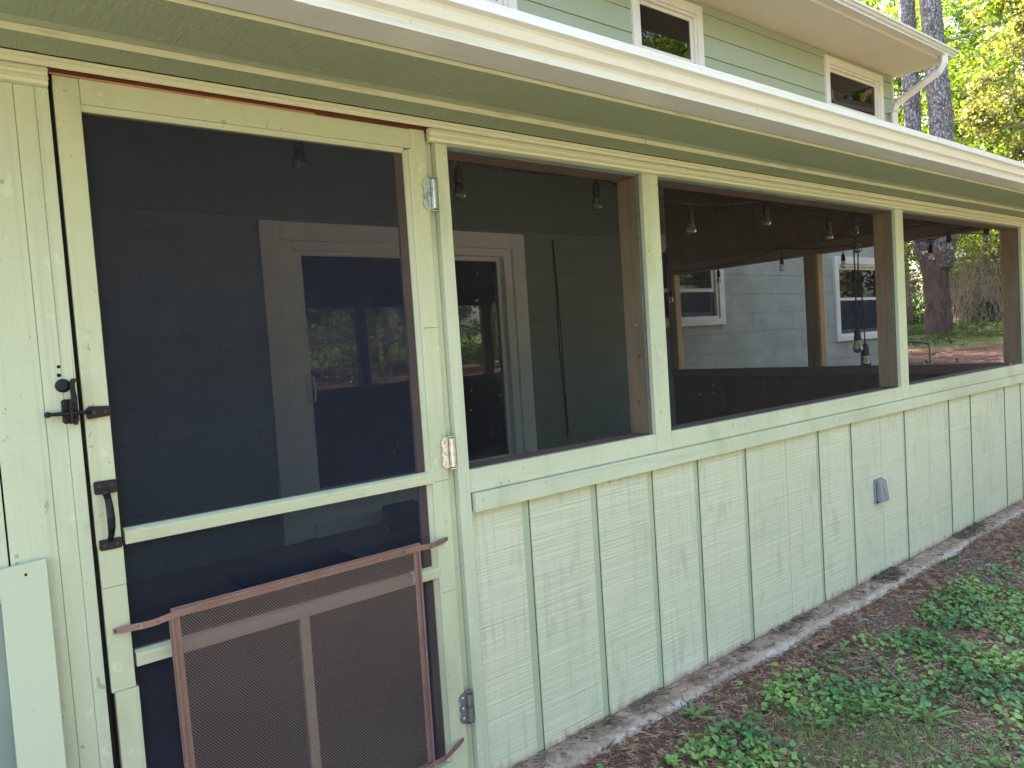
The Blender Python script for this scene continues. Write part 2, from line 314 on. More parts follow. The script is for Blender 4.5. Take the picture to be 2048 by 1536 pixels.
# ------------------------------------------------------------ ground
XS = [6.3, 9, 12, 17, 25, 40, 80, 160]; ZS = [-.062, .50, .74, 1.0, 1.5, 2.2, 4, 6]
def gz(x, y):
    z = np.interp(x, [-200] + XS, [-.062] + ZS)
    return z
def gzn(x, y): return float(gz(x, y)) + (.030 * max(0.0, 1 - abs(y + .12) / .30) if x < 6.6 and y > -.5 else 0) + .018 * mnoise.noise(Vector((x * 1.7, y * 1.7, 0))) + (.05 * mnoise.noise(Vector((x * .5, y * .5, 3))) if x > 7 else 0)
gx = np.concatenate([np.linspace(-150, -2, 12), np.arange(-1.8, 7, .06), np.arange(7.1, 26, .35), np.linspace(27, 220, 24)])
gy = np.concatenate([np.linspace(-160, -6, 14), np.arange(-5.6, -2.2, .3), np.arange(-2.1, .2, .05), np.arange(.4, 14, .5), np.linspace(15, 160, 18)])
GV = np.array([(x, y, gzn(x, y) + (.006 * mnoise.noise(Vector((x * 14, y * 14, 7))) if -2.2 < y < .3 and x < 7 else 0)) for y in gy for x in gx]); nx = len(gx)
GF = np.array([(j * nx + i, j * nx + i + 1, (j + 1) * nx + i + 1, (j + 1) * nx + i) for j in range(len(gy) - 1) for i in range(nx - 1)])
m_ground = mat('pine_straw_ground', (0.185, 0.105, 0.07), .95,
               layers=[((60, 60, 60), 4, .45, .62, (0.10, 0.058, 0.043), .7), ((26, 90, 30), 4, .54, .66, (0.30, 0.185, 0.13), .6), ((90, 26, 30), 4, .55, .66, (0.26, 0.15, 0.11), .5),
                       ((2.6, 2.6, 2.6), 3, .60, .66, (0.16, 0.15, 0.15), .6), ((120, 120, 120), 2, .66, .70, (0.5, 0.47, 0.43), .5)],
               bumps=[((70, 70, 70), 5, .9, .012), ((14, 14, 14), 4, .6, .03)], spec=.15)
def _neg_y(nt, sp):
    n = nt.nodes.new('ShaderNodeMath'); n.operation = 'MULTIPLY'; n.inputs[1].default_value = -1; nt.links.new(sp.outputs[1], n.inputs[0]); return n.outputs[0]
zone_mix(m_ground, _neg_y, (0.17, 0.162, 0.115), 2.0, 3.2, (1.5, 1.5, 1.5), 1.6)          # lawn in front of the porch
zone_mix(m_ground, lambda nt, sp: sp.outputs[0], (0.13, 0.068, 0.05), 7.4, 8.2, (1.5, 1.5, 1.5), 1.0)
zone_mix(m_ground, lambda nt, sp: sp.outputs[0], (0.09, 0.14, 0.03), 14.6, 15.6, (.9, .9, .9), 3.0)   # green cover at the wood edge
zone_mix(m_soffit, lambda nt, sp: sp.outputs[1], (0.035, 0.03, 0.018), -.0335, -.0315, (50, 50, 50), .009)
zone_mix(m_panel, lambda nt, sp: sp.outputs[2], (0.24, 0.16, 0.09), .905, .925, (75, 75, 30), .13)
g = np_mesh('ground', GV, GF, 4, m_ground, smooth=True); tag(g, kind='structure')

# ------------------------------------------------------------ main house
house = thing('house', 'two storey house with pale green block below, lap siding above and a white eave', 'house', (0, 3.2, 0))
HL = Vector((0, 3.2, 0))
def hb(mb, name, m, parent=None, bevel=0, smooth=False):    # house parts are drawn in world coordinates
    mb.v = [(x, y - 3.2, z) for x, y, z in mb.v]
    return mb.build(name, m, parent or house, bevel, smooth)
def wall_xz(mb, x0, x1, z0, z1, y0, y1, holes):
    """wall slab with rectangular openings (x0,x1,z0,z1), sorted along x and not overlapping"""
    cur = x0
    for a, b, c, d in holes:
        mb.box(cur, a, y0, y1, z0, z1)
        if c > z0: mb.box(a, b, y0, y1, z0, c)
        if d < z1: mb.box(a, b, y0, y1, d, z1)
        cur = b
    mb.box(cur, x1, y0, y1, z0, z1); return mb
hb(wall_xz(MB(), -5, 6.1995, -.2, 2.5, 3.2, 3.4, [(1.99, 4.08, .05, 2.2), (6.05, 6.1995, 1.5, 2.3)]), 'block_wall', m_blockin)
hb(wall_xz(MB(), 6.1996, 11.58, -.2, 2.5, 3.2, 3.4, [(6.1997, 7.04, 1.5, 2.3), (9.72, 11.1, 1.19, 2.16)]), 'block_wall', m_block)
hb(MB().box(-5, 11.58, 9.0, 9.2, -.2, 5.0).box(-5, -4.8, 3.41, 8.99, -.2, 5.0).box(11.38, 11.579, 3.41, 8.99, -.2, 4.97), 'wall', m_block)
hb(MB().box(-1, 6.1, 3.172, 3.199, 2.335, 3.02), 'ledger_board', m_ledger, bevel=.002)
# lap siding in courses with window holes
mb = MB(); cuts = [(3.2, 4.27, 3.9, 4.86), (5.87, 6.94, 3.9, 4.86), (9.66, 11.22, 3.9, 4.86)]
zc = [2.51 + .2352 * i for i in range(11)]
for z in zc:
    z1 = min(z + .2352, 4.965); segs = [(-5, 11.579)]
    if z1 > 3.9 and z < 4.86:
        segs = []; cur = -5
        for a, b, _, _ in cuts: segs.append((cur, a)); cur = b
        segs.append((cur, 11.579))
    for a, b in segs: mb.prism([(3.39, z), (3.186, z), (3.187, z + .012), (3.199, z1 - .0015), (3.39, z1 - .0015)], a, b)
hb(mb, 'lap_siding', m_lap)
hb(MB().box(11.58, 11.60, 3.17, 3.27, -.1, 4.965), 'corner_board', m_vinyl, bevel=.002)
hb(MB().box(-6, 11.76, 2.53, 9.8, 4.97, 4.985), 'eave_soffit', m_upsoffit)
hb(MB().box(-6, 11.77, 2.505, 2.529, 4.962, 5.13), 'eave_fascia', m_white, bevel=.003)
def gutter_profile(yb, z0, k=1.0):      # yb: back (fascia) y; K-style with ogee front, opens upward
    P = [(0, .082), (0, 0), (-.085, 0), (-.0855, .018), (-.090, .024), (-.104, .030), (-.109, .040), (-.111, .048), (-.116, .054), (-.127, .058), (-.1285, .0585), (-.1285, .079), (-.120, .0795), (-.118, .074)]
    return [(yb + p[0] * k, z0 + p[1] * k) for p in P]
o = hb(MB().ribbon(gutter_profile(2.503, 5.0, 1.15), -6, 11.79), 'eave_gutter', m_white); md = o.modifiers.new('thick', 'SOLIDIFY'); md.thickness = .002
hb(MB().prism(gutter_profile(2.503, 5.0, 1.15)[1:-1], 11.791, 11.794), 'gutter_cap', m_white)
hb(MB().prism([(2.46, 5.05), (6.1, 6.66), (9.9, 5.05), (9.9, 5.10), (6.1, 6.74), (2.46, 5.10)], -6, 11.775), 'roof', m_roof)
hb(MB().prism([(3.4, 4.99), (6.1, 6.6), (9.1, 4.99)], 11.40, 11.57), 'gable_wall', m_lap)
# downspout of the eave: outlet, offset, wall run
dp = [(11.50, 2.44, 5.0), (11.50, 2.44, 4.90), (11.50, 2.50, 4.80), (11.48, 2.95, 4.58), (11.46, 3.08, 4.50), (11.45, 3.12, 4.38), (11.45, 3.12, 0.9)]
hb(MB().tube(dp, .062, 4, flat=.85), 'downspout', m_vinyl, bevel=.008)
hb(MB().box(11.385, 11.515, 3.06, 3.185, 4.395, 4.41), 'downspout_strap', m_white, bevel=.002)

def window(x0, x1, z0, z1, zr, blind=False, cas=.10):
    """double hung window; zr = height of the meeting rail"""
    mb = MB(); yo, yi = 3.165, 3.2
    for a in ((x0, x0 + cas, yo, 3.1999, z0, z1), (x1 - cas, x1, yo, 3.1999, z0, z1), (x0 + cas, x1 - cas, yo, 3.1999, z1 - cas, z1), (x0 + cas, x1 - cas, yo - .006, 3.1999, z0, z0 + cas * .7)): mb.box(*a)
    i0, i1, j0, j1 = x0 + cas, x1 - cas, z0 + cas * .7, z1 - cas
    for a in ((i0, i0 + .03, 3.185, 3.30, j0, j1), (i1 - .03, i1, 3.185, 3.30, j0, j1), (i0 + .03, i1 - .03, 3.185, 3.30, j1 - .03, j1), (i0 + .03, i1 - .03, 3.185, 3.30, j0, j0 + .03)): mb.box(*a)
    wn = hb(mb, 'window', m_vinyl, bevel=.003)
    i0 += .031; i1 -= .031; j0 += .031; j1 -= .031
    mb = MB(); s = .038
    for a in ((i0, i0 + s, 3.215, 3.24, zr, j1), (i1 - s, i1, 3.215, 3.24, zr, j1), (i0 + s, i1 - s, 3.215, 3.24, j1 - s, j1), (i0 + s, i1 - s, 3.212, 3.24, zr, zr + s)): mb.box(*a)
    hb(mb, 'upper_sash', m_vinyl, wn, .002)
    mb = MB()
    for a in ((i0, i0 + s, 3.245, 3.27, j0, zr + s), (i1 - s, i1, 3.245, 3.27, j0, zr + s), (i0 + s, i1 - s, 3.245, 3.27, zr + .004, zr + s), (i0 + s, i1 - s, 3.245, 3.27, j0, j0 + s * 1.3)): mb.box(*a)
    hb(mb, 'lower_sash', m_vinyl, wn, .002)
    hb(MB().box(i0 + s, i1 - s, 3.226, 3.230, zr + s, j1 - s), 'pane', m_glass, wn)
    hb(MB().box(i0 + s, i1 - s, 3.256, 3.260, j0 + s, zr + .004), 'pane', m_glass, wn)
    hb(MB().box(i0 + .002, i1 - .002, 3.216, 3.218, j0, zr - .002), 'window_screen', m_screend, wn)
    if blind:
        mb = MB(); z = j1 - .03
        while z > zr - .1: mb.add([(i0, 3.30, z), (i1, 3.30, z), (i1, 3.318, z - .011), (i0, 3.318, z - .011)], [(0, 1, 2, 3)]); z -= .021
        hb(mb, 'blind', m_blind, wn)
    hb(MB().box(i0 - .25, i1 + .25, 3.9, 3.95, j0 - .2, j1 + .02).box(i0 - .3, i0 - .25, 3.41, 3.95, j0 - .2, j1 + .02).box(i1 + .25, i1 + .3, 3.41, 3.95, j0 - .2, j1 + .02).box(i0 - .3, i1 + .3, 3.41, 3.95, j1 + .021, j1 + .05).box(i0 - .3, i1 + .3, 3.41, 3.95, j0 - .25, j0 - .2), 'room', m_room, wn)
    return wn
window(3.16, 4.31, 3.86, 4.90, 4.275)
window(5.83, 6.98, 3.86, 4.90, 4.275)
window(9.62, 11.26, 3.86, 4.90, 4.275)
window(5.96, 7.13, 1.42, 2.38, 1.79)
window(9.63, 11.19, 1.10, 2.25, 1.655, blind=True)
# glazed sliding door onto the porch
mb = MB()
for a in ((1.86, 2.0, 3.165, 3.1995, .05, 2.305), (4.073, 4.21, 3.165, 3.1995, .05, 2.305), (2.0, 4.073, 3.165, 3.1995, 2.175, 2.305),
          (2.0, 2.10, 3.19, 3.32, .05, 2.174), (3.99, 4.072, 3.19, 3.32, .05, 2.174), (2.10, 3.99, 3.19, 3.32, 2.11, 2.174), (2.10, 3.99, 3.17, 3.32, .05, .15)): mb.box(*a)
sl = hb(mb, 'sliding_door', m_slider, bevel=.003)
mb = MB()
for a in ((2.101, 2.165, 3.21, 3.245, .151, 2.109), (3.06, 3.14, 3.21, 3.245, .151, 2.109), (2.165, 3.06, 3.21, 3.245, 2.075, 2.109), (2.165, 3.06, 3.21, 3.245, .151, .39)): mb.box(*a)
hb(mb, 'sliding_panel', m_slider, sl, .003)
mb = MB()
for a in ((3.10, 3.16, 3.25, 3.285, .151, 2.109), (3.955, 3.989, 3.25, 3.285, .151, 2.109), (3.16, 3.955, 3.25, 3.285, 2.075, 2.109), (3.16, 3.955, 3.25, 3.285, .151, .39)): mb.box(*a)
hb(mb, 'fixed_panel', m_slider, sl, .003)
hb(MB().box(2.165, 3.06, 3.224, 3.230, .39, 2.075), 'pane', m_glass, sl)
hb(MB().box(3.16, 3.955, 3.264, 3.270, .39, 2.075), 'pane', m_glass, sl)
hb(MB().box(2.12, 2.15, 3.20, 3.211, 1.0, 1.23).tube([(2.14, 3.205, 1.22), (2.165, 3.165, 1.20), (2.17, 3.155, 1.12), (2.165, 3.165, 1.04), (2.14, 3.205, 1.02)], .008, 8), 'handle', m_vinyl, sl, .001)
hb(MB().box(1.9, 4.15, 5.9, 5.95, .0, 2.5).box(1.85, 1.9, 3.41, 5.9, .0, 2.5).box(4.15, 4.2, 3.41, 5.9, .0, 2.5).box(1.85, 4.2, 3.41, 5.9, 2.45, 2.5).box(1.85, 4.2, 3.41, 5.9, 0, .05), 'room', m_room, sl)

# ------------------------------------------------------------ screened porch
porch = thing('screened_porch', 'long pale green screened porch with panel siding, a crown strip and a white gutter', 'porch')
XE = 6.25
# lower wall with reverse grooves
groove = [1.489, 1.797, 2.094, 2.369, 2.697, 3.295, 3.611, 4.214, 4.819, 5.154, 5.752, 6.068]; seam = [2.999, 3.913, 4.506, 5.437]
pts = [(1.257, .003)]
ev = sorted([(g_, 'g') for g_ in groove] + [(s_, 's') for s_ in seam])
for x, k in ev:
    if k == 'g': pts += [(x - .034, .003), (x - .0335, .011), (x - .0008, .011), (x, .003)]
    else: pts += [(x - .003, .003), (x - .0028, .010), (x - .0002, .010), (x, .003)]
pts += [(XE, .003), (XE, .020), (1.257, .020)]
sw = MB().prism(pts, .0, .845, 'z').build('panel_siding', m_panel, porch)
for x in groove: MB().box(x - .0325, x - .0019, .0098, .0109, .004, .84).build('panel_groove', m_groove, porch, extra=MB().box(x - .0018, x - .0009, .0060, .0108, .002, .8375), m2=m_groove_line)  # extra piece: thin dark line along each groove's right edge
mb = MB(); mb.box(1.257, XE, .0205, .11, .0, .09); 
for x in np.arange(1.26, 6.2, .61): mb.box(x, x + .04, .0205, .11, .0905, .92)
mb.build('wall_framing', m_brown, porch)
BX('inner_panel', m_browndk, porch, 1.27, 6.10, .111, .122, .06, .925)
BX('ledge_board', m_trimh, porch, 1.262, 4.279, -.0195, .0025, .838, .895, bevel=.002)
BX('ledge_board', m_trimh, porch, 4.2815, XE, -.0195, .0025, .838, .895, bevel=.002)
for a, b in ((1.258, 2.1205), (2.2125, 4.1785), (4.2765, 6.1535)): BX('sill_board', m_trimh, porch, a, b, 0, .0195, .896, .966, bevel=.0015)
BX('corner_trim', m_trimv, porch, 1.214, 1.256, -.006, .0195, .0, 1.9355, bevel=.002)
for a, b in ((2.122, 2.211), (4.180, 4.275), (6.155, XE)): BX('post_trim', m_trimv, porch, a, b, 0, .0195, .896, 1.9355, bevel=.002)
for a, b in ((1.20, 1.262), (2.110, 2.223), (4.168, 4.287), (6.143, XE + .02)): BX('post', m_brown, porch, a, b, .0225, .115, .965, 1.927, bevel=.002)
for a, b in ((1.263, 2.109), (2.224, 4.167), (4.288, 6.142)):
    mb = MB(); e = .010
    mb.box(a, b, .0222, .0262, 1.9271, 1.9301 + .006); mb.box(b, b + e, .0203, .0221, .966, 1.935); mb.box(a - e, a, .0203, .0221, .966, 1.935); mb.box(a, b, .0203, .0221, 1.9275, 1.9355); mb.box(a, b, .0203, .0221, .9615, .9665)
    mb.build('screen_stop', m_greystop, porch)
BX('sill_plate', m_brownh, porch, 1.2, 6.12, .0225, .13, .926, .962)
BX('header', m_brownh, porch, -1.5, 6.27, .0225, .115, 1.9285, 2.12)
for a, b in ((1.2565, 2.1215), (2.2115, 4.1795), (4.2755, 6.1545)):
    MB().add([(a, .0199, .9665), (b, .0199, .9665), (b, .0199, 1.9355), (a, .0199, 1.9355)], [(0, 1, 2, 3)]).build('insect_screen', m_screen, porch)
BX('frieze_board', m_trimh, porch, 1.2150, 6.27, .0, .0195, 1.936, 1.9925, bevel=0)
BX('frieze_board', m_trimh, porch, -1.5, .2530, .0, .0195, 1.937, 1.9925, bevel=0)
# crown strips with ridges
A = [(-.0005, 1.9930), (-.0320, 1.9930), (-.0325, 1.9860), (-.0235, 1.9838), (-.0235, 1.9812), (-.0262, 1.9795), (-.0250, 1.9770), (-.0205, 1.9740), (-.0178, 1.9745), (-.0176, 1.9875), (-.0005, 1.9875)]
Bp = [(-.0005, 1.9728), (-.0190, 1.9728), (-.0185, 1.9700), (-.0262, 1.9672), (-.0268, 1.9645), (-.0165, 1.9618), (-.0160, 1.9545), (-.0245, 1.9515), (-.0250, 1.9488), (-.0150, 1.9462), (-.0145, 1.9385), (-.0005, 1.9370)]
MB().prism(A, -1.5, 6.27).build('crown_strip', m_mould, porch, .0006)
MB().prism(Bp, 1.190, 6.27).build('crown_strip', m_mould, porch, .0006)
MB().prism(Bp, -1.5, .2530).build('crown_strip', m_mould, porch, .0006)
# soffit: inner boards, recess, outer boards
J = [-1.5, -.925, .54, 2.005, 3.47, 4.935, 6.4]
J = [-1.5, 2.005, 3.47, 4.935, 6.4]
for a, b in zip(J, J[1:]):
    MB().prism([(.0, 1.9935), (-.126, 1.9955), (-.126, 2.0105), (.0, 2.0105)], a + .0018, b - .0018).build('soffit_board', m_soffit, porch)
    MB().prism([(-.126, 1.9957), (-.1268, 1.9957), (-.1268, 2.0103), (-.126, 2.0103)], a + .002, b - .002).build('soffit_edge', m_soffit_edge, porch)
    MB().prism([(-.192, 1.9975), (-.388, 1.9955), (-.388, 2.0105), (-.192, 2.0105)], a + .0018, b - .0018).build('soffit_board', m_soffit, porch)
    MB().prism([(-.3882, 1.9957), (-.389, 1.9957), (-.389, 2.0053), (-.3882, 2.0053)], a + .002, b - .002).build('soffit_edge', m_soffit_edge, porch)
MB().box(-1.5, 6.4, -.395, .0, 2.0112, 2.02).build('soffit_backing', m_groove, porch)
BX('fascia_board', m_white, porch, -1.5, 6.4, -.408, -.3955, 2.004, 2.085)
o = MB().ribbon(gutter_profile(-.4085, 2.001), -1.5, 7.0).build('gutter', m_white, porch); md = o.modifiers.new('thick', 'SOLIDIFY'); md.thickness = .0015
for xs in (.62, 3.35):
    P_ = [(y - .0012 * (1 if y < -.41 else 0), z - (.0012 if z < 2.03 else 0)) for y, z in gutter_profile(-.4085, 2.001)[1:-1]]
    o = MB().ribbon(P_, xs, xs + .028).build('gutter_seam', m_white, porch); md = o.modifiers.new('thick', 'SOLIDIFY'); md.thickness = .0012
MB().prism([(-.46, 2.094), (3.16, 2.98), (3.16, 3.03), (-.46, 2.124)], -1.6, 6.9).build('lean_to_roof', m_roof, porch)
# ceiling boards follow the rafters
MB().prism([(.116, 2.13), (3.165, 2.90), (3.165, 2.915), (.116, 2.145)], -1.0, 6.11).build('ceiling', m_browndk, porch)
BX('floor_slab', m_floor, porch, -1.2, 6.24, .03, 3.16, -.12, .05)
# footing with a worn rounded edge
fx = np.arange(-1.2, 6.45, .06); prof = [(.03, -.002), (-.045, -.004), (-.088, -.006), (-.099, -.017), (-.106, -.055), (-.11, -.2)]
FV = []
for x in fx:
    n1 = .020 * mnoise.noise(Vector((x * 2.3, 0, 0))) + .012 * mnoise.noise(Vector((x * 11, 4, 0)))
    for k, (y, z) in enumerate(prof): FV.append((x, y + (n1 if k else 0) * (1 if k > 1 else .5), z + (.006 * mnoise.noise(Vector((x * 9, k * 3.1, 2))) if 0 < k < 5 else 0)))
k = len(prof); FF = [(i * k + j, i * k + j + 1, (i + 1) * k + j + 1, (i + 1) * k + j) for i in range(len(fx) - 1) for j in range(k - 1)]
zone_mix(m_conc, _neg_y, (0.44, 0.35, 0.27), .100, .140, (14, 14, 14), .06)
zone_mix(m_conc, _neg_y, (0.52, 0.45, 0.39), .130, .136, (34, 34, 34), .065)
np_mesh('footing', np.array(FV), np.array(FF), 4, m_conc, porch, smooth=True)
# wall beside the door
mb = MB()
for a, b in ((-1.5, .1025), (.106, .1905), (.1912, .228), (.2285, .2535)): mb.box(a, b, 0, .02, -.02, 1.9365)
mb.build('board_wall', m_entry, porch, .0012)
BX('wall_backing', m_hole, porch, -1.5, .2536, .0205, .08, -.02, 1.93)
BX('door_jamb', m_hole, porch, .2537, .262, .012, .11, -.02, 1.965)
BX('door_head', m_redjamb, porch, .2540, 1.2145, .0005, .11, 1.9672, 1.9925, bevel=0)
BX('door_head_soffit', m_redjamb, porch, .2540, 1.2145, -.0172, .0, 1.9845, 1.9872, bevel=0)
BX('door_head_edge', m_edgewood, porch, .258, .85, -.0012, .0003, 1.9670, 1.9705, bevel=0)
BX('door_jamb', m_trimv, porch, 1.1875, 1.2137, .016, .03, .0, 1.972, bevel=.003)
BX('porch_end_wall', m_browndk, porch, -1.02, -1.0, .12, 3.16, .05, 2.9)

# screen door
door = BX('screen_door', m_door, porch, .3, .301, .0305, .031, 1.0, 1.001, bevel=0)
m_mull = mat('weathered_wood_strip', (0.27, 0.19, 0.15), .7, layers=[((50, 50, 2), 4, .45, .7, (0.24, .16, .13), .6)])
m_mullh = mat('weathered_wood_rail', (0.29, 0.205, 0.165), .7, layers=[((2, 50, 50), 4, .45, .7, (0.25, .17, .135), .6)])
def dd(name, m, *bx, bevel=.0015): return BX(name, m, door, *bx, bevel=bevel)
# left stile in spliced pieces
for i, (a, b, z0, z1) in enumerate(((.2625, .3115, 1.2505, 1.9665), (.2625, .3115, .952, 1.2497), (.264, .313, .8605, .9513), (.264, .313, .6255, .8597), (.2705, .318, .405, .6247), (.2705, .318, .02, .4043))):
    dd('stile', m_door, a, b, .0 + (.0012 if i % 2 else 0), .028, z0, z1)
for z0, z1 in ((1.4005, 1.969), (.9505, 1.3997), (.62, .9497), (.02, .6193)): dd('stile', m_door, 1.1335, 1.1845, .0 + (.0008 if z0 < 1 else 0), .028, z0, z1)
mb = MB().prism([(1.1333, .0005), (1.1275, .0020), (1.1262, .0060), (1.1160, .0165), (1.1160, .028), (1.1333, .028)], .02, 1.9095, 'z').build('stile_moulding', m_door, door)
dd('rail', m_doorh, .3122, 1.133, .0, .028, 1.913, 1.967)
mb = MB().prism([(.004, 1.9125), (.010, 1.900), (.028, 1.900), (.028, 1.9125)], .3122, 1.1120).build('rail_moulding', m_doorh, door)
def rail_piece(z0, z1, a, b, m):
    return MB().prism([(.0, z0), (-.001, z1 - .004), (.0, z1), (.005, z1 + .0035), (.008, z1 + .002), (.014, z1 + .006), (.028, z1 + .006), (.028, z0)], a, b).build('rail', m, door)
rail_piece(.948, .976, .3185, 1.1320, m_doorh); rail_piece(.669, .697, .3185, .409, m_doorh); rail_piece(.669, .697, .4092, 1.0388, m_mullh); rail_piece(.669, .697, 1.039, 1.132, m_doorh)
dd('rail', m_doorh, .3185, 1.132, .0, .028, .02, .112)
dd('mullion', m_mull, .702, .727, .004, .026, .1125, .6685)
for z0, z1 in ((.977, 1.9), (.70, .948), (.11, .669)):
    MB().add([(.316, .0170, z0), (1.113, .0170, z0), (1.113, .0170, z1), (.316, .0170, z1)], [(0, 1, 2, 3)]).build('door_screen', m_screend, door)
dd('screen_stop', m_browndk, 1.090, 1.1155, .0175, .030, .113, 1.899)
# hinges
def hinge(zc, m):
    mb = MB(); h = .046; x = 1.172
    lobes = []
    for j in range(25):
        t = j / 24; z = zc + h - .004 - t * (2 * h - .008); lobes.append((x - .0035 - .0055 * abs(math.sin(3 * PI * t)), z))
    mb.prism([(1.188, zc + h)] + [(1.176, zc + h)] + lobes + [(1.176, zc - h), (1.188, zc - h)], -.0042, -.0012, 'y')
    mb.tube([(1.1955, -.010, zc - h + .004), (1.1955, -.010, zc + h - .004)], .0078, 16)
    mb.box(1.186, 1.206, -.014, .002, zc + h + .0002, zc + h + .0028); mb.box(1.186, 1.206, -.014, .002, zc - h - .0028, zc - h - .0002)
    mb.box(1.204, 1.2065, -.012, .0022, zc - h, zc + h)
    sc_ = MB()
    for j in (-.031, 0, .031): sc_.tube([(1.1765, -.0043, zc + j), (1.1765, -.0066, zc + j)], [.0048, .0030], 12)
    mb.build('hinge', m, door, extra=sc_, m2=m_zinc)
hinge(1.786, m_zinc); hinge(1.030, m_zinc); hinge(.257, m_zincold)
# pull handle
mb = MB()
for z0, z1 in ((1.068, 1.097), (.944, .968)): mb.prism([(.2665, z0 + .003), (.2695, z0), (.3085, z0), (.3115, z0 + .003), (.3115, z1 - .003), (.3085, z1), (.2695, z1), (.2665, z1 - .003)], -.0035, -.0005, 'y')
hp = [(.289, -.003, 1.074), (.289, -.008, 1.066), (.289, -.022, 1.056), (.289, -.032, 1.038), (.289, -.035, 1.018), (.289, -.032, .997), (.289, -.022, .981), (.289, -.008, .971), (.289, -.003, .962)]
mb.tube(hp, [.0085, .0075, .0072, .0078, .0082, .0078, .0066, .0060, .006], 14, flat=.6)
hd = mb; mb = MB()
for x, z in ((.2765, 1.0865), (.3015, 1.0865), (.2765, .9545), (.3015, .9545)): mb.tube([(x, -.0036, z), (x, -.0052, z)], [.0042, .0036], 12)
hd.build('pull_handle', m_black, door, extra=mb, m2=m_screw)
# strike plate of the latch, on the door
mb = MB().prism([(.266, 1.236), (.270, 1.234), (.3105, 1.238), (.313, 1.241), (.313, 1.256), (.3105, 1.259), (.272, 1.262), (.266, 1.256)], -.006, -.001, 'y')
mb.tube([(.1955, -.016, 1.252), (.262, -.014, 1.2505), (.272, -.006, 1.2495)], [.0042, .0044, .004], 12); mb.lathe([(0, -.007), (.0055, -.005), (.0065, 0), (.0055, .005), (0, .007)], (.1935, -.016, 1.252), 12)
lb = mb; mb = MB()
for x in (.2805, .3015): mb.tube([(x, -.0061, 1.2475), (x, -.0076, 1.2475)], [.0042, .0036], 12)
lb.build('latch_bar', m_black, door, extra=mb, m2=m_screw)
# pet guard
gy0 = -.034
mb = MB()
def bar(mb, x0, z0, x1, z1, wd, y0, y1):
    d = Vector((x1 - x0, z1 - z0)).normalized(); n = Vector((-d.y, d.x)) * wd / 2
    c = [(x0 + n.x, z0 + n.y), (x1 + n.x, z1 + n.y), (x1 - n.x, z1 - n.y), (x0 - n.x, z0 - n.y)]
    mb.prism(c, y0, y1, 'y')
for y0, y1, sh in ((gy0, gy0 + .003, 0), (gy0 - .006, gy0 - .0001, .0055)):
    wd = .024 if sh == 0 else .006
    bar(mb, .390, .778 + sh, 1.050, .784 + sh, wd, y0, y1); bar(mb, .396 - sh, .768, .406 - sh, .06, wd, y0, y1); bar(mb, 1.038 + sh, .775, 1.036 + sh, .155, wd, y0, y1)
bar(mb, .405, .148, 1.044, .155, .018, gy0, gy0 + .003)
gf = mb.build('guard_frame', m_guard, door, .0007)
px_, pz_ = .0068, .0043; x0, x1, zb, zt = .405, 1.030, .155, .775
nxm = int((x1 - x0) / (px_ / 2)); nzm = int((zt - zb) / pz_)
V = []; F = []; wv = .00082
def bulge(x, z): return gy0 + .0015 - .010 * math.exp(-((x - .90) / .12) ** 2 - ((z - .35) / .16) ** 2) + .004 * mnoise.noise(Vector((x * 5, z * 5, 0)))
for j in range(nzm):
    zc = zb + j * pz_; base = len(V)
    for i in range(nxm + 1):
        x = x0 + i * px_ / 2; up = ((i // 1) % 2 == 0) ^ (j % 2 == 1); z = zc + (.36 if up else -.36) * pz_; y = bulge(x, z)
        V += [(x, y - .0005, z + wv), (x, y + .0004, z - wv)]
    for i in range(nxm): a = base + i * 2; F.append((a, a + 1, a + 3, a + 2))
np_mesh('guard_mesh', np.array(V), np.array(F), 4, m_guardmesh, door)
def strap(xa, za, xb, zb_, jog):
    """flat strap screwed to the stile at (xa,za), riveted to the guard from xb on"""
    mb = MB(); n = 14; P = []
    for i in range(n + 1):
        t = i / n; x = xa + (xb - xa) * t; s = 1 / (1 + math.exp(-(t - .5) * 18)); z = za + (zb_ - za) * t + jog * s; y = -.002 + (gy0 - .008 + .002) * min(1, t * 1.9)
        P.append((x, y, z))
    for i in range(n):
        a, b = P[i], P[i + 1]; h = .0075 if 0 < i < n - 1 else .006
        mb.add([(a[0], a[1], a[2] - h), (b[0], b[1], b[2] - h), (b[0], b[1], b[2] + h), (a[0], a[1], a[2] + h), (a[0], a[1] + .002, a[2] - h), (b[0], b[1] + .002, b[2] - h), (b[0], b[1] + .002, b[2] + h), (a[0], a[1] + .002, a[2] + h)],
               [(0, 1, 2, 3), (7, 6, 5, 4), (3, 2, 6, 7), (4, 5, 1, 0), (0, 3, 7, 4), (1, 5, 6, 2)])
    gs_ = mb; mb = MB().tube([(P[0][0] + .006 * (1 if xb > xa else -1), -.0022, P[0][2]), (P[0][0] + .006 * (1 if xb > xa else -1), -.0045, P[0][2])], .0035, 10)
    for i in (4, 7): mb.tube([(P[i][0], P[i][1] - .0003, P[i][2]), (P[i][0], P[i][1] - .0006, P[i][2])], .0016, 8)
    gs_.build('guard_strap', m_guard, door, extra=mb, m2=m_hole)
strap(.277, .762, .445, .774, .006); strap(1.164, .777, .995, .779, .004); strap(1.170, .165, .99, .150, .004)

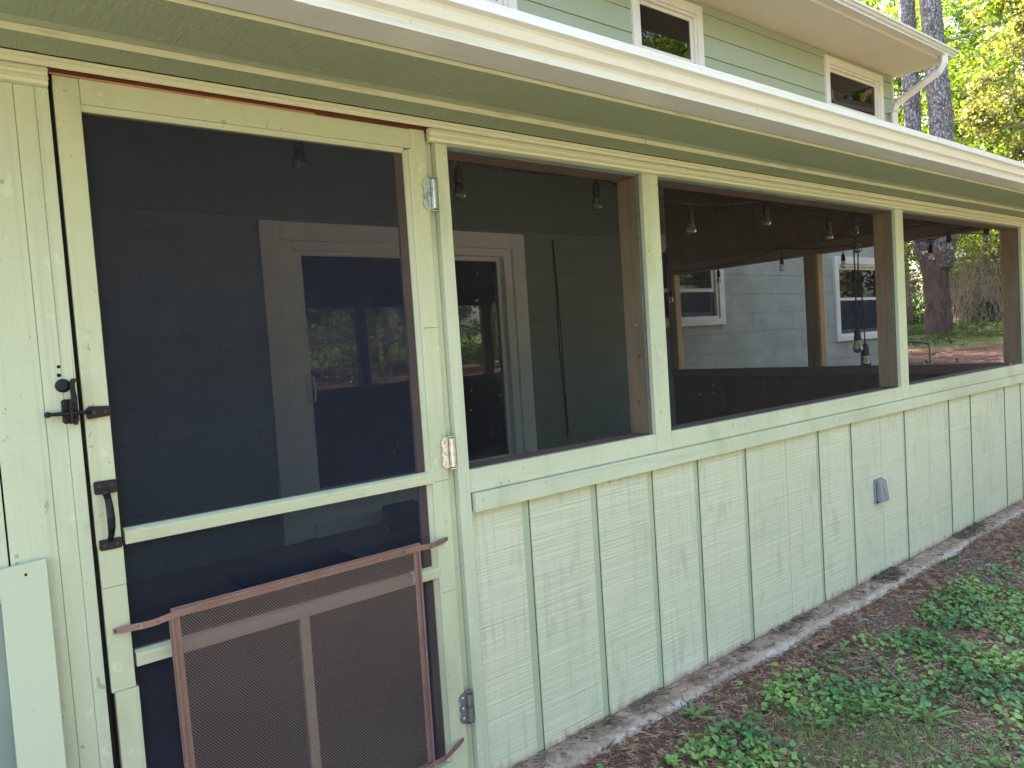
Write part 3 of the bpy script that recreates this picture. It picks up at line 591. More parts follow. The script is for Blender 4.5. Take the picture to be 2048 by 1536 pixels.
# latch keeper on the wall, top-level hardware is part of the porch
mb = MB().prism([(.221, 1.233), (.225, 1.229), (.247, 1.229), (.2515, 1.233), (.2515, 1.277), (.247, 1.281), (.225, 1.281), (.221, 1.277)], -.004, -.0005, 'y')
mb.box(.2335, .2385, -.022, -.004, 1.229, 1.281)
mb.prism([(.2385, 1.273), (.2495, 1.273), (.2495, 1.288), (.247, 1.300), (.2475, 1.313), (.2515, 1.320), (.2485, 1.325), (.2405, 1.323), (.2385, 1.308)], -.020, -.012, 'y')
mb.box(.241, .247, -.018, -.004, 1.226, 1.240)
kp = mb; mb = MB()
for x in (.2265, .2455):
    for z in (1.2385, 1.2725): mb.tube([(x, -.0041, z), (x, -.0075, z)], [.0035, .002], 10)
kp.build('gate_latch', m_black, porch, extra=mb, m2=m_screw)
MB().tube([(.2275, -.0005, 1.3105), (.2275, -.004, 1.3105), (.2275, -.006, 1.3105), (.2275, -.0075, 1.3105)], [.0145, .0145, .012, .008], 24).build('round_stop', m_black, porch)
MB().tube([(.2235, -.0002, 1.351), (.2235, -.0008, 1.351)], .0036, 10).tube([(.2225, -.0002, 1.333), (.2225, -.0008, 1.3331)], .0042, 9).build('screw_hole', m_hole, porch)

# far end wall of the porch
gr = [2.966, 2.74, 2.52, 2.305, 2.11, 1.90, 1.70, 1.49, 1.28, 1.07, .86, .65, .44, .23]
for z0, z1, ysl in ((2.047, 2.12, None), (.06, .896, None)):
    pass
def grooved_x(z0f, z1f):
    mb = MB(); cur = .12
    for y in sorted(gr) + [3.16]:
        a, b = cur + .0035, y - .0035
        mb.add([(6.14, a, z0f(a)), (6.14, b, z0f(b)), (6.14, b, z1f(b)), (6.14, a, z1f(a)), (6.16, a, z0f(a)), (6.16, b, z0f(b)), (6.16, b, z1f(b)), (6.16, a, z1f(a))],
               [(0, 3, 2, 1), (4, 5, 6, 7), (0, 1, 5, 4), (3, 7, 6, 2), (0, 4, 7, 3), (1, 2, 6, 5)]); cur = y
    mb.box(6.1605, 6.20, .12, 3.16, z0f(0), z0f(0) + .0); return mb
roofz = lambda y: 2.128 + (y - .116) * .2525
grooved_x(lambda y: 2.047, roofz).build('gable_panel', m_browndk, porch)
MB().prism([(.12, 2.047), (3.16, 2.047), (3.16, roofz(3.16)), (.12, roofz(.12))], 6.162, 6.21).build('gable_siding', m_trimh, porch)
grooved_x(lambda y: .05, lambda y: .898).build('knee_panel', m_browndk, porch)
BX('end_siding', m_panel, porch, 6.162, 6.235, .04, 3.16, 0, .898)
BX('end_beam', m_brownh, porch, 6.112, 6.215, .1155, 3.16, 1.955, 2.0465)
BX('end_rail', m_brownh, porch, 6.112, 6.215, .1155, 3.16, .8985, .975)
for a, b in ((1.525, 1.635), (3.085, 3.16), (.1155, .122)): BX('end_post', m_brown, porch, 6.12, 6.212, a, b, .9755, 1.9545, bevel=.002)
for a, b in ((1.507, 1.524), (3.066, 3.084)): BX('end_post_stop', m_rawwood, porch, 6.128, 6.21, a, b, .9755, 1.9545, bevel=.002)
for a, b in ((.123, 1.506), (1.636, 3.065)): MB().add([(6.2135, a, .9755), (6.2135, b, .9755), (6.2135, b, 1.9545), (6.2135, a, 1.9545)], [(0, 1, 2, 3)]).build('insect_screen', m_screene, porch)

# ------------------------------------------------------------ small things on and in the porch
oc = thing('outlet_cover', 'small grey weatherproof outlet cover on the panel siding', 'outlet cover', (3.86, .003, .445))
oc.scale = (.84, 1, .95)
ob = MB().box(-.055, .050, -.010, -.0005, -.068, .070).build('base_plate', m_plastic, oc, .003)
MB().prism([(-.011, .064), (-.030, .060), (-.044, -.050), (-.036, -.058), (-.011, -.052)], -.044, .046).build('lid', m_plastic, oc, .005)
MB().box(-.042, .044, -.0108, -.0102, -.062, .045).build('shadow_slot', m_hole, oc)
mb = MB().tube([(-.012, -.0315, .045), (-.008, -.036, .02), (-.002, -.0405, -.01), (.008, -.044, -.045)], [.002, .003, .003, .002], 8); mb.build('lid_rib', m_plastic, oc)

lbd = thing('leaning_board', 'smooth pale green board leaning on the wall left of the screen door', 'board', (.076, -.055, -.05))
mb = MB().prism([(0, .0), (.083, .0), (.083, 1.006), (.0, 1.001)], -.019, .0, 'y'); o = mb.build('board', m_boardpaint, lbd, .0015)
o.rotation_euler = (math.radians(-3.0), math.radians(0.4), 0)
MB().tube([(.045, -.0192, .982), (.045, -.0198, .982)], .003, 8).build('nail_hole', m_hole, o)
gbd = thing('wall_shade_sheet', 'dull grey green sheet added for the shaded wall behind the pale board', 'panel', (.02, -.03, -.05))
o = MB().box(-.35, .075, -.012, .0, 0, .93).build('panel', m_wallshade, gbd, .002); o.rotation_euler = (math.radians(-1.5), 0, 0)  # thin added sheet, its dull colour stands in for shaded wall

def bulb_unit(parent, p, drop=.045, s=1.0, tilt=(0, 0)):
    x, y, z = p
    mb = MB(); mb.tube([(x, y, z), (x + .004, y, z - .012), (x + .003, y, z - drop)], .0035 * s, 8)
    mb.lathe([(.0, 0), (.0095 * s, -.002), (.0145 * s, -.016 * s), (.0155 * s, -.036 * s), (.0175 * s, -.045 * s), (.0175 * s, -.060 * s), (.012 * s, -.062 * s)], (x + .003, y, z - drop + .004), 16)
    so_ = mb.build('lamp_socket', m_cord, parent, smooth=True)
    c = (x + .003, y, z - drop - .052 * s)
    prof = [(.0125, 0), (.0135, -.006), (.0165, -.018), (.0215, -.032), (.0245, -.043), (.0240, -.053), (.019, -.062), (.010, -.067), (.0, -.0685)]
    MB().lathe([(r * s, zz * s) for r, zz in prof], c, 18).build('glass_bulb', m_bulb, so_, smooth=True)
    MB().tube([(c[0] - .003, c[1], c[2] - .002), (c[0] - .0045, c[1], c[2] - .042 * s)], .0012, 5).tube([(c[0] + .003, c[1], c[2] - .002), (c[0] + .0045, c[1], c[2] - .042 * s)], .0012, 5).build('filament', m_fil, so_)
def cord(parent, pts, sag=.02, r=.0038):
    path = []
    for a, b in zip(pts, pts[1:]):
        a, b = Vector(a), Vector(b)
        for i in range(6): t = i / 6; p = a.lerp(b, t); p.z -= sag * 4 * t * (1 - t); path.append(tuple(p))
    path.append(pts[-1]); MB().tube(path, r, 7).build('cord', m_cord, parent, smooth=True)
YS = .16
st = thing('string_lights', 'strand of clear filament bulbs hanging along the inside of the front header', 'string lights')
front = [(.30, 1.975), (.865, 1.998), (1.405, 1.945), (2.040, 1.952), (2.607, 1.885), (3.184, 1.948), (3.766, 1.905), (4.05, 1.945), (4.42, 1.90)]
cord(st, [(-.3, YS, 1.96)] + [(x, YS, z) for x, z in front] + [(5.0, YS, 1.93), (6.0, YS, 1.90)], .012)
for x, z in front[1:]: bulb_unit(st, (x, YS, z - (.006 if x < 1 else 0)), .024, .88)
st2 = thing('string_lights', 'strand of smaller looking bulbs draped along the brown beam of the far end wall', 'string lights')
endp = [(3.06, 1.985), (2.47, 1.975), (1.80, 2.045), (1.24, 1.985), (.56, 1.93), (.43, 1.975), (.18, 2.0)]
cord(st2, [(6.05, y, z) for y, z in endp], .016)
for (y, z), d in zip(endp, (.20, .05, .085, .07, .045, .03, .03)): bulb_unit(st2, (6.045, y, z), d)
st3 = thing('string_lights', 'two black cords with bulbs hanging down beside the second brown post', 'string lights')
c1 = [(4.06, .17, 1.95), (4.055, .17, 1.85), (4.05, .17, 1.75), (4.055, .17, 1.6), (4.05, .17, 1.42), (4.075, .17, 1.30), (4.09, .17, 1.2), (4.085, .17, 1.08), (4.07, .17, .94), (4.05, .17, .6)]
cord(st3, c1, 0); cord(st3, [(4.12, .18, 1.95), (4.115, .18, 1.8), (4.12, .18, 1.72), (4.11, .18, 1.62), (4.14, .18, 1.5), (4.16, .18, 1.35), (4.155, .18, 1.2), (4.12, .18, 1.12), (4.10, .18, 1.0), (4.15, .18, .85), (4.15, .18, .6)], 0)
bulb_unit(st3, (4.08, .165, 1.86), .02, 1.0); bulb_unit(st3, (4.04, .165, 1.33), .03, 1.1); bulb_unit(st3, (4.145, .175, 1.23), .02, 1.1)

wc = thing('wall_cable', 'thin dark cable hanging on the block wall right of the sliding door', 'cable', (4.58, 3.19, 0))
MB().tube([(-.01, 0, 2.28), (0, -.004, 1.8), (-.005, 0, 1.3), (.01, -.004, .9), (.03, 0, .45)], .006, 6).tube([(-.012, -.006, 2.28), (.004, -.01, 1.9), (.022, -.006, 1.4), (.02, -.01, .9), (.035, -.006, .5)], .005, 6).build('cable_strand', m_cord, wc)
dm = thing('door_mat', 'dark door mat with a scrolled border on the porch floor', 'door mat', (1.62, 2.58, .051))
MB().box(-.30, .42, -.22, .17, .0, .014).build('mat_body', m_matrug, dm, .004)
bn = thing('storage_box', 'dark open box standing in front of the sliding door', 'box', (2.68, 2.92, .051))
MB().box(-.13, .13, -.10, .10, .0, .012).box(-.13, .13, -.10, -.09, .0121, .17).box(-.13, .13, .09, .10, .0121, .17).box(-.13, -.12, -.0899, .0899, .0121, .17).box(.12, .13, -.0899, .0899, .0121, .17).build('box_shell', m_bin, bn, .003)

# ------------------------------------------------------------ ground litter and plants near the porch
def scatter(n, xr, yr, dens):
    out = []
    while len(out) < n:
        x = rng.uniform(*xr); y = rng.uniform(*yr)
        if rng.random() < dens(x, y): out.append((x, y))
    return np.array(out)
def ndens(x, y, s, o, lo, hi): v = mnoise.fractal(Vector((x * s, y * s, o)), 1.0, 2.0, 3); return min(1, max(0, (v - lo) / (hi - lo)))
def straw_dens(x, y): return .25 + .75 * ndens(x, y, 1.6, 5, -.4, .3)
def strips(name, P, zoff, lmin, lmax, wd, m, curve=.1, parent=None, zlift=.006):
    V = []; F = []
    for x, y in P:
        L = rng.uniform(lmin, lmax); a = rng.uniform(0, PI); c = rng.normal(0, curve); z0 = gzn(x, y) + zoff + rng.uniform(0, zlift); tz = rng.normal(0, .06)
        dx, dy = math.cos(a), math.sin(a); k = len(V)
        for i in range(4):
            t = i / 3 - .5; off = c * (t * t - .08) * L; px = x + dx * t * L - dy * off; py = y + dy * t * L + dx * off; pz = z0 + tz * t * L + .003
            V += [(px - dy * wd, py + dx * wd, pz), (px + dy * wd, py - dx * wd, pz + wd * .6)]
        for i in range(3): F.append((k + i * 2, k + i * 2 + 1, k + i * 2 + 3, k + i * 2 + 2))
    return tag(np_mesh(name, np.array(V), np.array(F), 4, m, parent), kind='stuff')
o = strips('pine_straw', scatter(26000, (1.1, 6.8), (-1.7, -.10), straw_dens), 0, .05, .14, .0013, m_straw, .5, zlift=.016); tag(o, 'brown pine straw littering the ground along the porch footing', 'pine straw')
# straw and clippings on the footing
P = scatter(1500, (1.1, 6.2), (-.085, -.006), lambda x, y: .02 + ndens(x, 0, 1.9, 8, .05, .45) ** 1.5 * (1.0 if y > -.05 else .3))
V = []; F = []
for x, y in P:
    L = rng.uniform(.02, .07); a = rng.normal(0, .7); dx, dy = math.cos(a), math.sin(a); z = .002 + rng.uniform(0, .012) - (.012 if y < -.05 else 0); k = len(V)
    V += [(x - dx * L / 2, y - dy * L / 2, z), (x - dx * L / 2, y - dy * L / 2 + .0016, z + .001), (x + dx * L / 2, y + dy * L / 2 + .0016, z + rng.normal(0, .004)), (x + dx * L / 2, y + dy * L / 2, z)]
    F.append((k, k + 1, k + 2, k + 3))
m_clip = mat('grey_clippings', (0.17, 0.14, 0.09), .9, layers=[((30, 30, 30), 2, .45, .55, (.09, .08, .05), .8)])
o = np_mesh('dry_clippings', np.array(V), np.array(F), 4, m_clip); tag(o, 'grey dry grass clippings caught on the concrete footing', 'clippings', kind='stuff')
# chips and gravel
def blobs(name, P, smin, smax, m, zoff=0):
    V = []; F = []
    for x, y in P:
        s = rng.uniform(smin, smax); z = gzn(x, y) + s * .3 + zoff; k = len(V); a = rng.uniform(0, PI)
        base = np.array([(1, 0, 0), (0, 1, 0), (-1, 0, 0), (0, -1, 0), (0, 0, .6), (0, 0, -.5)]) * s * rng.uniform(.5, 1.2, (6, 3)); ca, sa = math.cos(a), math.sin(a)
        for q in base: V.append((x + q[0] * ca - q[1] * sa, y + q[0] * sa + q[1] * ca, z + q[2]))
        F += [(k, k + 1, k + 4), (k + 1, k + 2, k + 4), (k + 2, k + 3, k + 4), (k + 3, k, k + 4), (k + 1, k, k + 5), (k + 2, k + 1, k + 5), (k + 3, k + 2, k + 5), (k, k + 3, k + 5)]
    return np_mesh(name, np.array(V), np.array(F), 3, m)
o = blobs('wood_chips', scatter(900, (1.1, 6.5), (-1.6, -.1), lambda x, y: .3 + .7 * ndens(x, y, 2, 20, -.2, .4)), .003, .011, m_chip); tag(o, 'pale chips and dry leaf bits scattered over the straw', 'chips', kind='stuff')
m_gravel = mat('grey_gravel', (0.34, 0.34, 0.37), .8, layers=[((45, 45, 45), 1, .45, .55, (.12, .12, .14), .9), ((50, 50, 50), 1, .6, .64, (.7, .7, .7), .8)])
def gd(x, y):
    c = [(2.62, -.93, .20), (2.87, -.33, .16), (2.1, -.16, .14), (3.3, -.22, .12), (4.6, -.35, .3), (2.95, -.5, .12)]
    return max(math.exp(-((x - a) ** 2 + (y - b) ** 2) / r ** 2) for a, b, r in c)
o = blobs('gravel', scatter(2600, (1.1, 6.5), (-1.6, -.1), gd), .003, .008, m_gravel); tag(o, 'small grey and white gravel showing through the straw', 'gravel', kind='stuff')
# creeping round-leaved cover
def ivy_dens(x, y):
    edge = -.25 - .02 * (x - 1.9) - .12 * max(0, 2.35 - x) if x < 3 else -.26 - .03 * (x - 3)
    if y > edge + .08 * mnoise.noise(Vector((x * 3, 0, 1))): return .012
    near = gd(x, y)
    v = ndens(x, y, 2.0, 31, -.42, .08); return max(.01, v * (1 - .9 * near))
def leaves(name, P, rmin, rmax, m, hmin, hmax, nseg=8, tilt=.45, z_of=gzn):
    n = len(P); V = np.zeros((n, nseg + 1, 3)); ang = np.linspace(0, 2 * PI, nseg, endpoint=False)
    for i, (x, y) in enumerate(P):
        r = rng.uniform(rmin, rmax); nrm = np.array([rng.normal(0, tilt), rng.normal(0, tilt) - .1, 1.0]); nrm /= np.linalg.norm(nrm)
        a = np.cross(nrm, [0, 1, 0]); a /= np.linalg.norm(a); b = np.cross(nrm, a); ph = rng.uniform(0, 2 * PI); h = rng.uniform(hmin, hmax)
        rr = r * (1 + .10 * np.cos(3 * (ang)) - .28 * np.exp(-((ang - PI) / .35) ** 2)) * rng.uniform(.93, 1.07, nseg)
        c = np.array([x, y, z_of(x, y) + h]); V[i, 0] = c - nrm * r * .22
        V[i, 1:] = c + (np.cos(ang + ph) * rr)[:, None] * a + (np.sin(ang + ph) * rr)[:, None] * b
    idx = np.arange(n)[:, None] * (nseg + 1); F = []
    for k_ in range(nseg): F.append(np.concatenate([idx, idx + 1 + k_, idx + 1 + (k_ + 1) % nseg], 1))
    return np_mesh(name, V.reshape(-1, 3), np.concatenate(F), 3, m, smooth=False)
P = scatter(28000, (1.5, 7.0), (-1.75, -.14), ivy_dens)
o = leaves('ground_ivy', P, .005, .0130, m_ivy, .008, .05); tag(o, 'creeping round leaved green ground cover over the brown straw', 'ground cover', kind='stuff')
def blades(name, P, hmin, hmax, wd, m, per=1, lean=.5):
    V = []; F = []
    for x, y in P:
        for q in range(per):
            h = rng.uniform(hmin, hmax); a = rng.uniform(0, 2 * PI); ln = rng.uniform(.1, lean) * h * 1.4; bx, by = x + rng.normal(0, .006), y + rng.normal(0, .006); z = gzn(x, y); k = len(V); w_ = wd * rng.uniform(.6, 1.3)
            for i in range(4):
                t = i / 3; ww = w_ * (1 - t ** 2) + .0002; px = bx + math.cos(a) * ln * t * t; py = by + math.sin(a) * ln * t * t; pz = z + h * (t - .25 * t * t * (ln / h))
                V += [(px - math.sin(a) * ww, py + math.cos(a) * ww, pz), (px + math.sin(a) * ww, py - math.cos(a) * ww, pz)]
            for i in range(3): F.append((k + i * 2, k + i * 2 + 1, k + i * 2 + 3, k + i * 2 + 2))
    return np_mesh(name, np.array(V), np.array(F), 4, m)
def grass_dens(x, y): return (math.exp(-((x - 2.35) / .35) ** 2 - ((y + .62) / .22) ** 2) + .5 * math.exp(-((x - 2.3) / .5) ** 2 - ((y + .9) / .3) ** 2) + .04)
o = blades('grass', scatter(2400, (1.6, 6.5), (-1.7, -.12), grass_dens), .02, .07, .0009, m_grass, 2, 1.6); tag(o, 'fine green grass growing among the ground cover', 'grass', kind='stuff')
def weed(x, y, label, n, L, wd):
    t = thing('weed_plant', label, 'weed', (x, y, gzn(x, y)), 'weeds along the porch wall'); V = []; F = []
    for i in range(n):
        a = 2 * PI * i / n + rng.uniform(-.3, .3); l = L * rng.uniform(.6, 1.1); up = rng.uniform(.4, 1.1); k = len(V)
        for j in range(6):
            s = j / 5; ww = wd * math.sin(PI * min(.97, s * .92 + .08)) ; px = math.cos(a) * l * s; py = math.sin(a) * l * s; pz = up * l * (s - .65 * s * s)
            V += [(px - math.sin(a) * ww, py + math.cos(a) * ww, pz + .003), (px, py, pz), (px + math.sin(a) * ww, py - math.cos(a) * ww, pz + .003)]
        for j in range(5): b = k + j * 3; F += [(b, b + 1, b + 4, b + 3), (b + 1, b + 2, b + 5, b + 4)]
    np_mesh('leaf_rosette', np.array(V), np.array(F), 4, m_ivy, t)
weed(2.03, -.18, 'broad leaved weed nearest the concrete footing, lowest in view', 7, .075, .009)
weed(2.62, -.72, 'long bladed weed with pale stems rising from the ground cover', 9, .13, .009)
weed(2.58, -.52, 'blade leaved weed beside the bleached stick', 8, .12, .011)
weed(2.90, -.27, 'small upright weed tuft beside the piece of bark', 9, .075, .004)
fb = thing('fallen_stick', 'bleached grey stick lying in the ground cover', 'stick', (2.9, -.43, -.055))
MB().tube([(.12, .13, .012), (.02, .02, .018), (-.09, -.10, .02), (-.16, -.17, .022)], [.004, .006, .0065, .005], 8).build('stick_wood', m_twig, fb)
bk_ = thing('bark_piece', 'red brown slab of bark lying near the footing', 'bark', (2.71, -.245, -.062))
MB().prism([(-.05, -.012), (-.02, -.02), (.03, -.018), (.055, -.005), (.05, .012), (.01, .018), (-.04, .012)], .0, .016, 'z').build('bark_slab', mat('bark_red', (.24, .10, .055), .9, layers=[((90, 20, 20), 3, .45, .6, (.12, .05, .03), .7)], bumps=[((90, 20, 20), 3, .8, .01)]), bk_, .003)
dg = thing('dark_weed', 'low dull green weed cluster at the edge of the footing', 'weed', (4.35, -.13, -.07), 'weeds along the porch wall')
P2 = np.array([(rng.normal(0, .09), rng.normal(0, .022)) for _ in range(220)])
o = leaves('leaf_cluster', P2, .004, .008, m_leafB, .0, .045, 6, .8, z_of=lambda x, y: .01); o.parent = dg

# ------------------------------------------------------------ trees
def leaf_cloud(centers, radii, per, size, squash=.8, bias=None):
    n = len(centers) * per; c = np.repeat(np.asarray(centers), per, 0); r = np.repeat(np.asarray(radii), per)
    d = rng.normal(size=(n, 3)); d /= np.linalg.norm(d, axis=1)[:, None]; rr = rng.random(n) ** .5
    p = c + d * (rr * r)[:, None] * np.array([1, 1, squash])
    s = size * rng.uniform(.6, 1.3, n)
    a = rng.normal(size=(n, 3)); a /= np.linalg.norm(a, axis=1)[:, None]; b = np.cross(a, rng.normal(size=(n, 3))); b /= np.linalg.norm(b, axis=1)[:, None]; cc = np.cross(a, b)
    V = np.stack([p - a * s[:, None], p - b * (s * .48)[:, None] + cc * (s * .12)[:, None], p + a * s[:, None], p + b * (s * .48)[:, None] + cc * (s * .12)[:, None]], 1).reshape(-1, 3)
    F = np.arange(n * 4).reshape(-1, 4); return V, F
def limb_paths(h0, h1, n, reach, rise):
    out = []
    for i in range(n):
        t = (i + .5) / n; z = h0 + (h1 - h0) * t; a = i * 2.4 + rng.uniform(-.4, .4); L = reach * rng.uniform(.7, 1.1) * (1 - .45 * t); P = [Vector((0, 0, z))]
        for k in range(1, 5):
            s = k / 4; P.append(Vector((math.cos(a + .3 * s * rng.normal()) * L * s, math.sin(a + .3 * s * rng.normal()) * L * s, z + rise * L * s * (1 - .3 * s))))
        out.append(P)
    return out
def leafy_tree_proto(h, cr, h0, leafm, size=.085, per=110, ncl=230, trunk_r=.16, twigs=40):
    t = bpy.data.objects.new('leafy_tree', None); COL.objects.link(t)
    tr = MB(); tr.tube([(0, 0, -.3), (.05, .02, h * .25), (-.05, .05, h * .5), (.04, 0, h * .8), (0, 0, h * .95)], [trunk_r, trunk_r * .85, trunk_r * .65, trunk_r * .35, .02], 10)
    limbs = limb_paths(h0, h * .9, 14, cr, .45)
    for P in limbs: tr.tube([tuple(p) for p in P], [trunk_r * .3, trunk_r * .22, trunk_r * .15, trunk_r * .09, .012], 6)
    tr.build('trunk', m_bark, t, smooth=True)
    cen = []; rad = []
    for i in range(ncl):
        P = limbs[i % len(limbs)]; s = rng.uniform(.45, 1.15); p = P[0].lerp(P[-1], s); cen.append((p.x + rng.normal(0, cr * .14), p.y + rng.normal(0, cr * .14), p.z + rng.normal(0, .5))); rad.append(rng.uniform(.25, .62))
    V, F = leaf_cloud(cen, rad, per, size); np_mesh('crown', V, F, 4, leafm, t)
    tw = MB()
    for i in range(twigs):
        c = cen[rng.integers(len(cen))]; a = rng.uniform(0, 2 * PI); L = rng.uniform(.6, 1.6)
        tw.tube([c, (c[0] + math.cos(a) * L * .5, c[1] + math.sin(a) * L * .5, c[2] + rng.uniform(-.3, .2)), (c[0] + math.cos(a) * L, c[1] + math.sin(a) * L, c[2] + rng.uniform(-.7, .2))], [.016, .010, .004], 4, cap=False)
    tw.build('twigs', m_twig, t); return t
def place(proto, x, y, rz, sc, label, group, first=False, name=None):
    r = proto
    if not first:
        r = proto.copy(); COL.objects.link(r)
        for ch in [c for c in bpy.data.objects if c.parent == proto]:
            c = ch.copy(); COL.objects.link(c); c.parent = r
    r.location = (x, y, float(gz(x, y))); r.rotation_euler = (0, 0, rz); r.scale = (sc,) * 3; return tag(r, label, 'tree', group)
tA = leafy_tree_proto(12.5, 3.6, .8, m_leafA); tB = leafy_tree_proto(11.0, 3.4, .6, m_leafC, size=.075, twigs=90); tC = leafy_tree_proto(11.5, 3.8, 1.0, m_leafB)
G = 'broadleaf trees of the wood edge'
place(tA, 24.5, 5.0, .3, 1.0, 'sunlit yellow green tree right of the forked pine trunks', G, True)
place(tB, 21.5, 3.6, 1.2, .8, 'olive leaved tree with bare twigs at the right edge of the view', G, True)
place(tC, 32.0, 8.0, 2.2, 1.05, 'mid green tree standing behind the forked pine', G, True)
place(tA, 27.0, 10.2, 1.9, .95, 'yellow green tree left of the forked pine beyond the eave', G)
place(tB, 30.0, 5.0, 2.9, 1.15, 'tall olive tree behind the sunlit yellow green tree', G)
place(tA, 36.0, 12.0, 4.0, 1.2, 'distant yellow green tree beyond the house corner', G)
place(tC, 27.0, 1.5, 5.1, 1.0, 'mid green tree farthest right beyond the porch gutter', G)
place(tA, 21.8, 11.8, .9, .85, 'yellow green tree behind the far house corner', G)
place(tC, 40.0, 9.5, 1.0, 1.5, 'large dark tree closing the gap behind the wood edge', G)
place(tA, 42.0, 16.0, 2.5, 1.5, 'far tall tree left of the pine top', G)
place(tB, 38.0, 3.5, .2, 1.4, 'far tall olive tree at the right of the view', G)
place(tC, 14.4, 8.5, 1.0, .8, 'added unseen shade tree behind the house near its far corner', G)  # hidden shade trees from here on, added to darken the far slope
place(tC, 18.0, 9.1, 2.0, .85, 'dark shade tree added out of view just north of the forked pine', G)
place(tA, 12.2, 14.5, 2.0, .85, 'added unseen shade tree farther behind the house', G)
place(tA, 19.5, 15.5, 3.3, 1.0, 'added unseen shade tree north of the forked pine', G)
place(tB, 24.0, 15.0, 4.4, 1.0, 'added unseen shade tree farther along the wood edge', G)
YS_ = []
G2 = 'trees across the front yard'
for i, (x, y, rz, sc, pr, lb) in enumerate(((11, -11.5, .4, .8, tA, 'front yard tree mirrored in the sliding door glass'), (6.5, -13, 2, .8, tC, 'dark front yard tree facing the porch door'), (15.5, -12, 4, .9, tB, 'olive front yard tree opposite the far end of the porch'), (1, -15, 1, .8, tA, 'front yard tree facing the wall left of the door'), (21, -9, 3, .9, tC, 'front yard tree near the road side'), (-6, -14, 5, .8, tB, 'front yard tree left of the others'))):
    place(pr, x, y, rz, sc, lb, G2)
for i, (x, y, rz, sc, pr) in enumerate(((-12, -20, 1, 1.2, tC), (-3, -21, 2, 1.3, tA), (4, -19, 3, 1.1, tC), (9, -17, 4, 1.0, tA), (13.5, -17, 5, 1.1, tC), (19, -15, 6, 1.1, tB), (25, -13, 1, 1.1, tC), (31, -9, 2, 1.1, tA), (37, -5, 3, 1.2, tC), (29, -18, 4, 1.3, tC), (38, -14, 5, 1.3, tA))):
    place(pr, x, y, rz, sc, 'tree of the dense row closing the far side of the front yard', 'tree row beyond the front yard')
place(tC, 30.0, -5.5, 0, 1.4, 'tall tree mirrored in the farthest upper window', 'tree row beyond the front yard')
place(tA, 17.5, -7.0, 0, 1.2, 'tall tree mirrored in the middle upper window', 'tree row beyond the front yard')
for i, (x, y) in enumerate(((3.5, -7.6), (6.0, -8.1), (8.4, -7.8), (10.8, -8.3), (13.2, -7.7), (16.0, -8.0), (1.0, -8.2))):
    YS_.append((x, y))
tR = leafy_tree_proto(5.0, 2.0, .8, m_leafR, size=.07, per=70, ncl=90, trunk_r=.09, twigs=20); tR.name = 'red_maple'
place(tR, 23.0, -3.0, 0, 2.0, 'red leaved tree mirrored in the far house windows', None, True)

# forked pine
fp = thing('pine_tree', 'forked pine with two grey lichen marked trunks above the porch roof', 'tree', (17, 4.76, 1.0))
mb = MB(); 
def wob_tube(mb, path, rs, n=22):
    pts, rr = [], []
    for (a, ra), (b, rb) in zip(zip(path, rs), zip(path[1:], rs[1:])):
        for i in range(6): t = i / 6; pts.append(Vector(a).lerp(Vector(b), t)); rr.append((ra + (rb - ra) * t) * (1 + .05 * mnoise.noise(Vector((len(pts) * .7, ra, 0)))))
    pts.append(Vector(path[-1])); rr.append(rs[-1]); k = len(mb.v); mb.tube(pts, rr, n)
    for i in range(k, len(mb.v)):
        p = Vector(mb.v[i]); d = mnoise.noise(p * 6) * .018 + mnoise.noise(p * 17) * .008; mb.v[i] = (p.x, p.y + d, p.z)
wob_tube(mb, [(0, 0, -.3), (0, 0, .1), (0, 0, .7), (0, .02, 1.3), (0, -.02, 1.75)], [.36, .27, .235, .25, .30]); mb.build('trunk', m_bark2, fp, smooth=True)
mb = MB(); wob_tube(mb, [(0, .12, 1.4), (0, .26, 1.95), (0, .34, 2.9), (0, .37, 4.5), (0, .40, 7.1), (0, .3, 12), (0, .2, 16)], [.18, .18, .175, .17, .160, .12, .04]); mb.build('trunk_fork', m_bark, fp, smooth=True)
mb = MB(); wob_tube(mb, [(0, -.08, 1.4), (0, -.18, 1.95), (0, -.22, 2.9), (0, -.20, 4.3), (0, -.06, 6.9), (0, 0, 12), (0, 0, 17)], [.23, .225, .215, .22, .19, .15, .05]); mb.build('trunk_fork', m_bark, fp, smooth=True)
cen = []; rad = []; mb = MB()
for i in range(34):
    z = rng.uniform(8.5, 16.5); a = rng.uniform(0, 2 * PI); L = rng.uniform(1.2, 3.6) * (1 - (z - 8) / 14); e = (math.cos(a) * L, math.sin(a) * L, z + .3 * L); mb.tube([(0, .1, z), (e[0] * .5, e[1] * .5, z + .1 * L), e], [.05, .035, .012], 5)
    for k in range(5): s = rng.uniform(.4, 1.05); cen.append((e[0] * s, e[1] * s, z + .3 * L * s)); rad.append(rng.uniform(.3, .6))
for z, a, L in ((3.0, 2.2, 1.0), (3.6, 5.0, .8), (4.4, 1.9, 1.3), (5.2, 2.6, 1.5), (6.0, -1.2, 1.0), (3.3, 1.6, .9), (4.9, 4.6, .7), (5.8, 1.8, 1.2)):
    y0 = .3 if math.sin(a) > 0 else -.2
    mb.tube([(0, y0, z), (math.cos(a) * L * .5, y0 + math.sin(a) * L * .5, z + .05), (math.cos(a) * L, y0 + math.sin(a) * L, z + rng.uniform(-.3, .3))], [.03, .018, .006], 5)
mb.build('branches', m_twig, fp)
V, F = leaf_cloud(cen, rad, 150, .085); np_mesh('crown', V, F, 4, m_needle, fp)

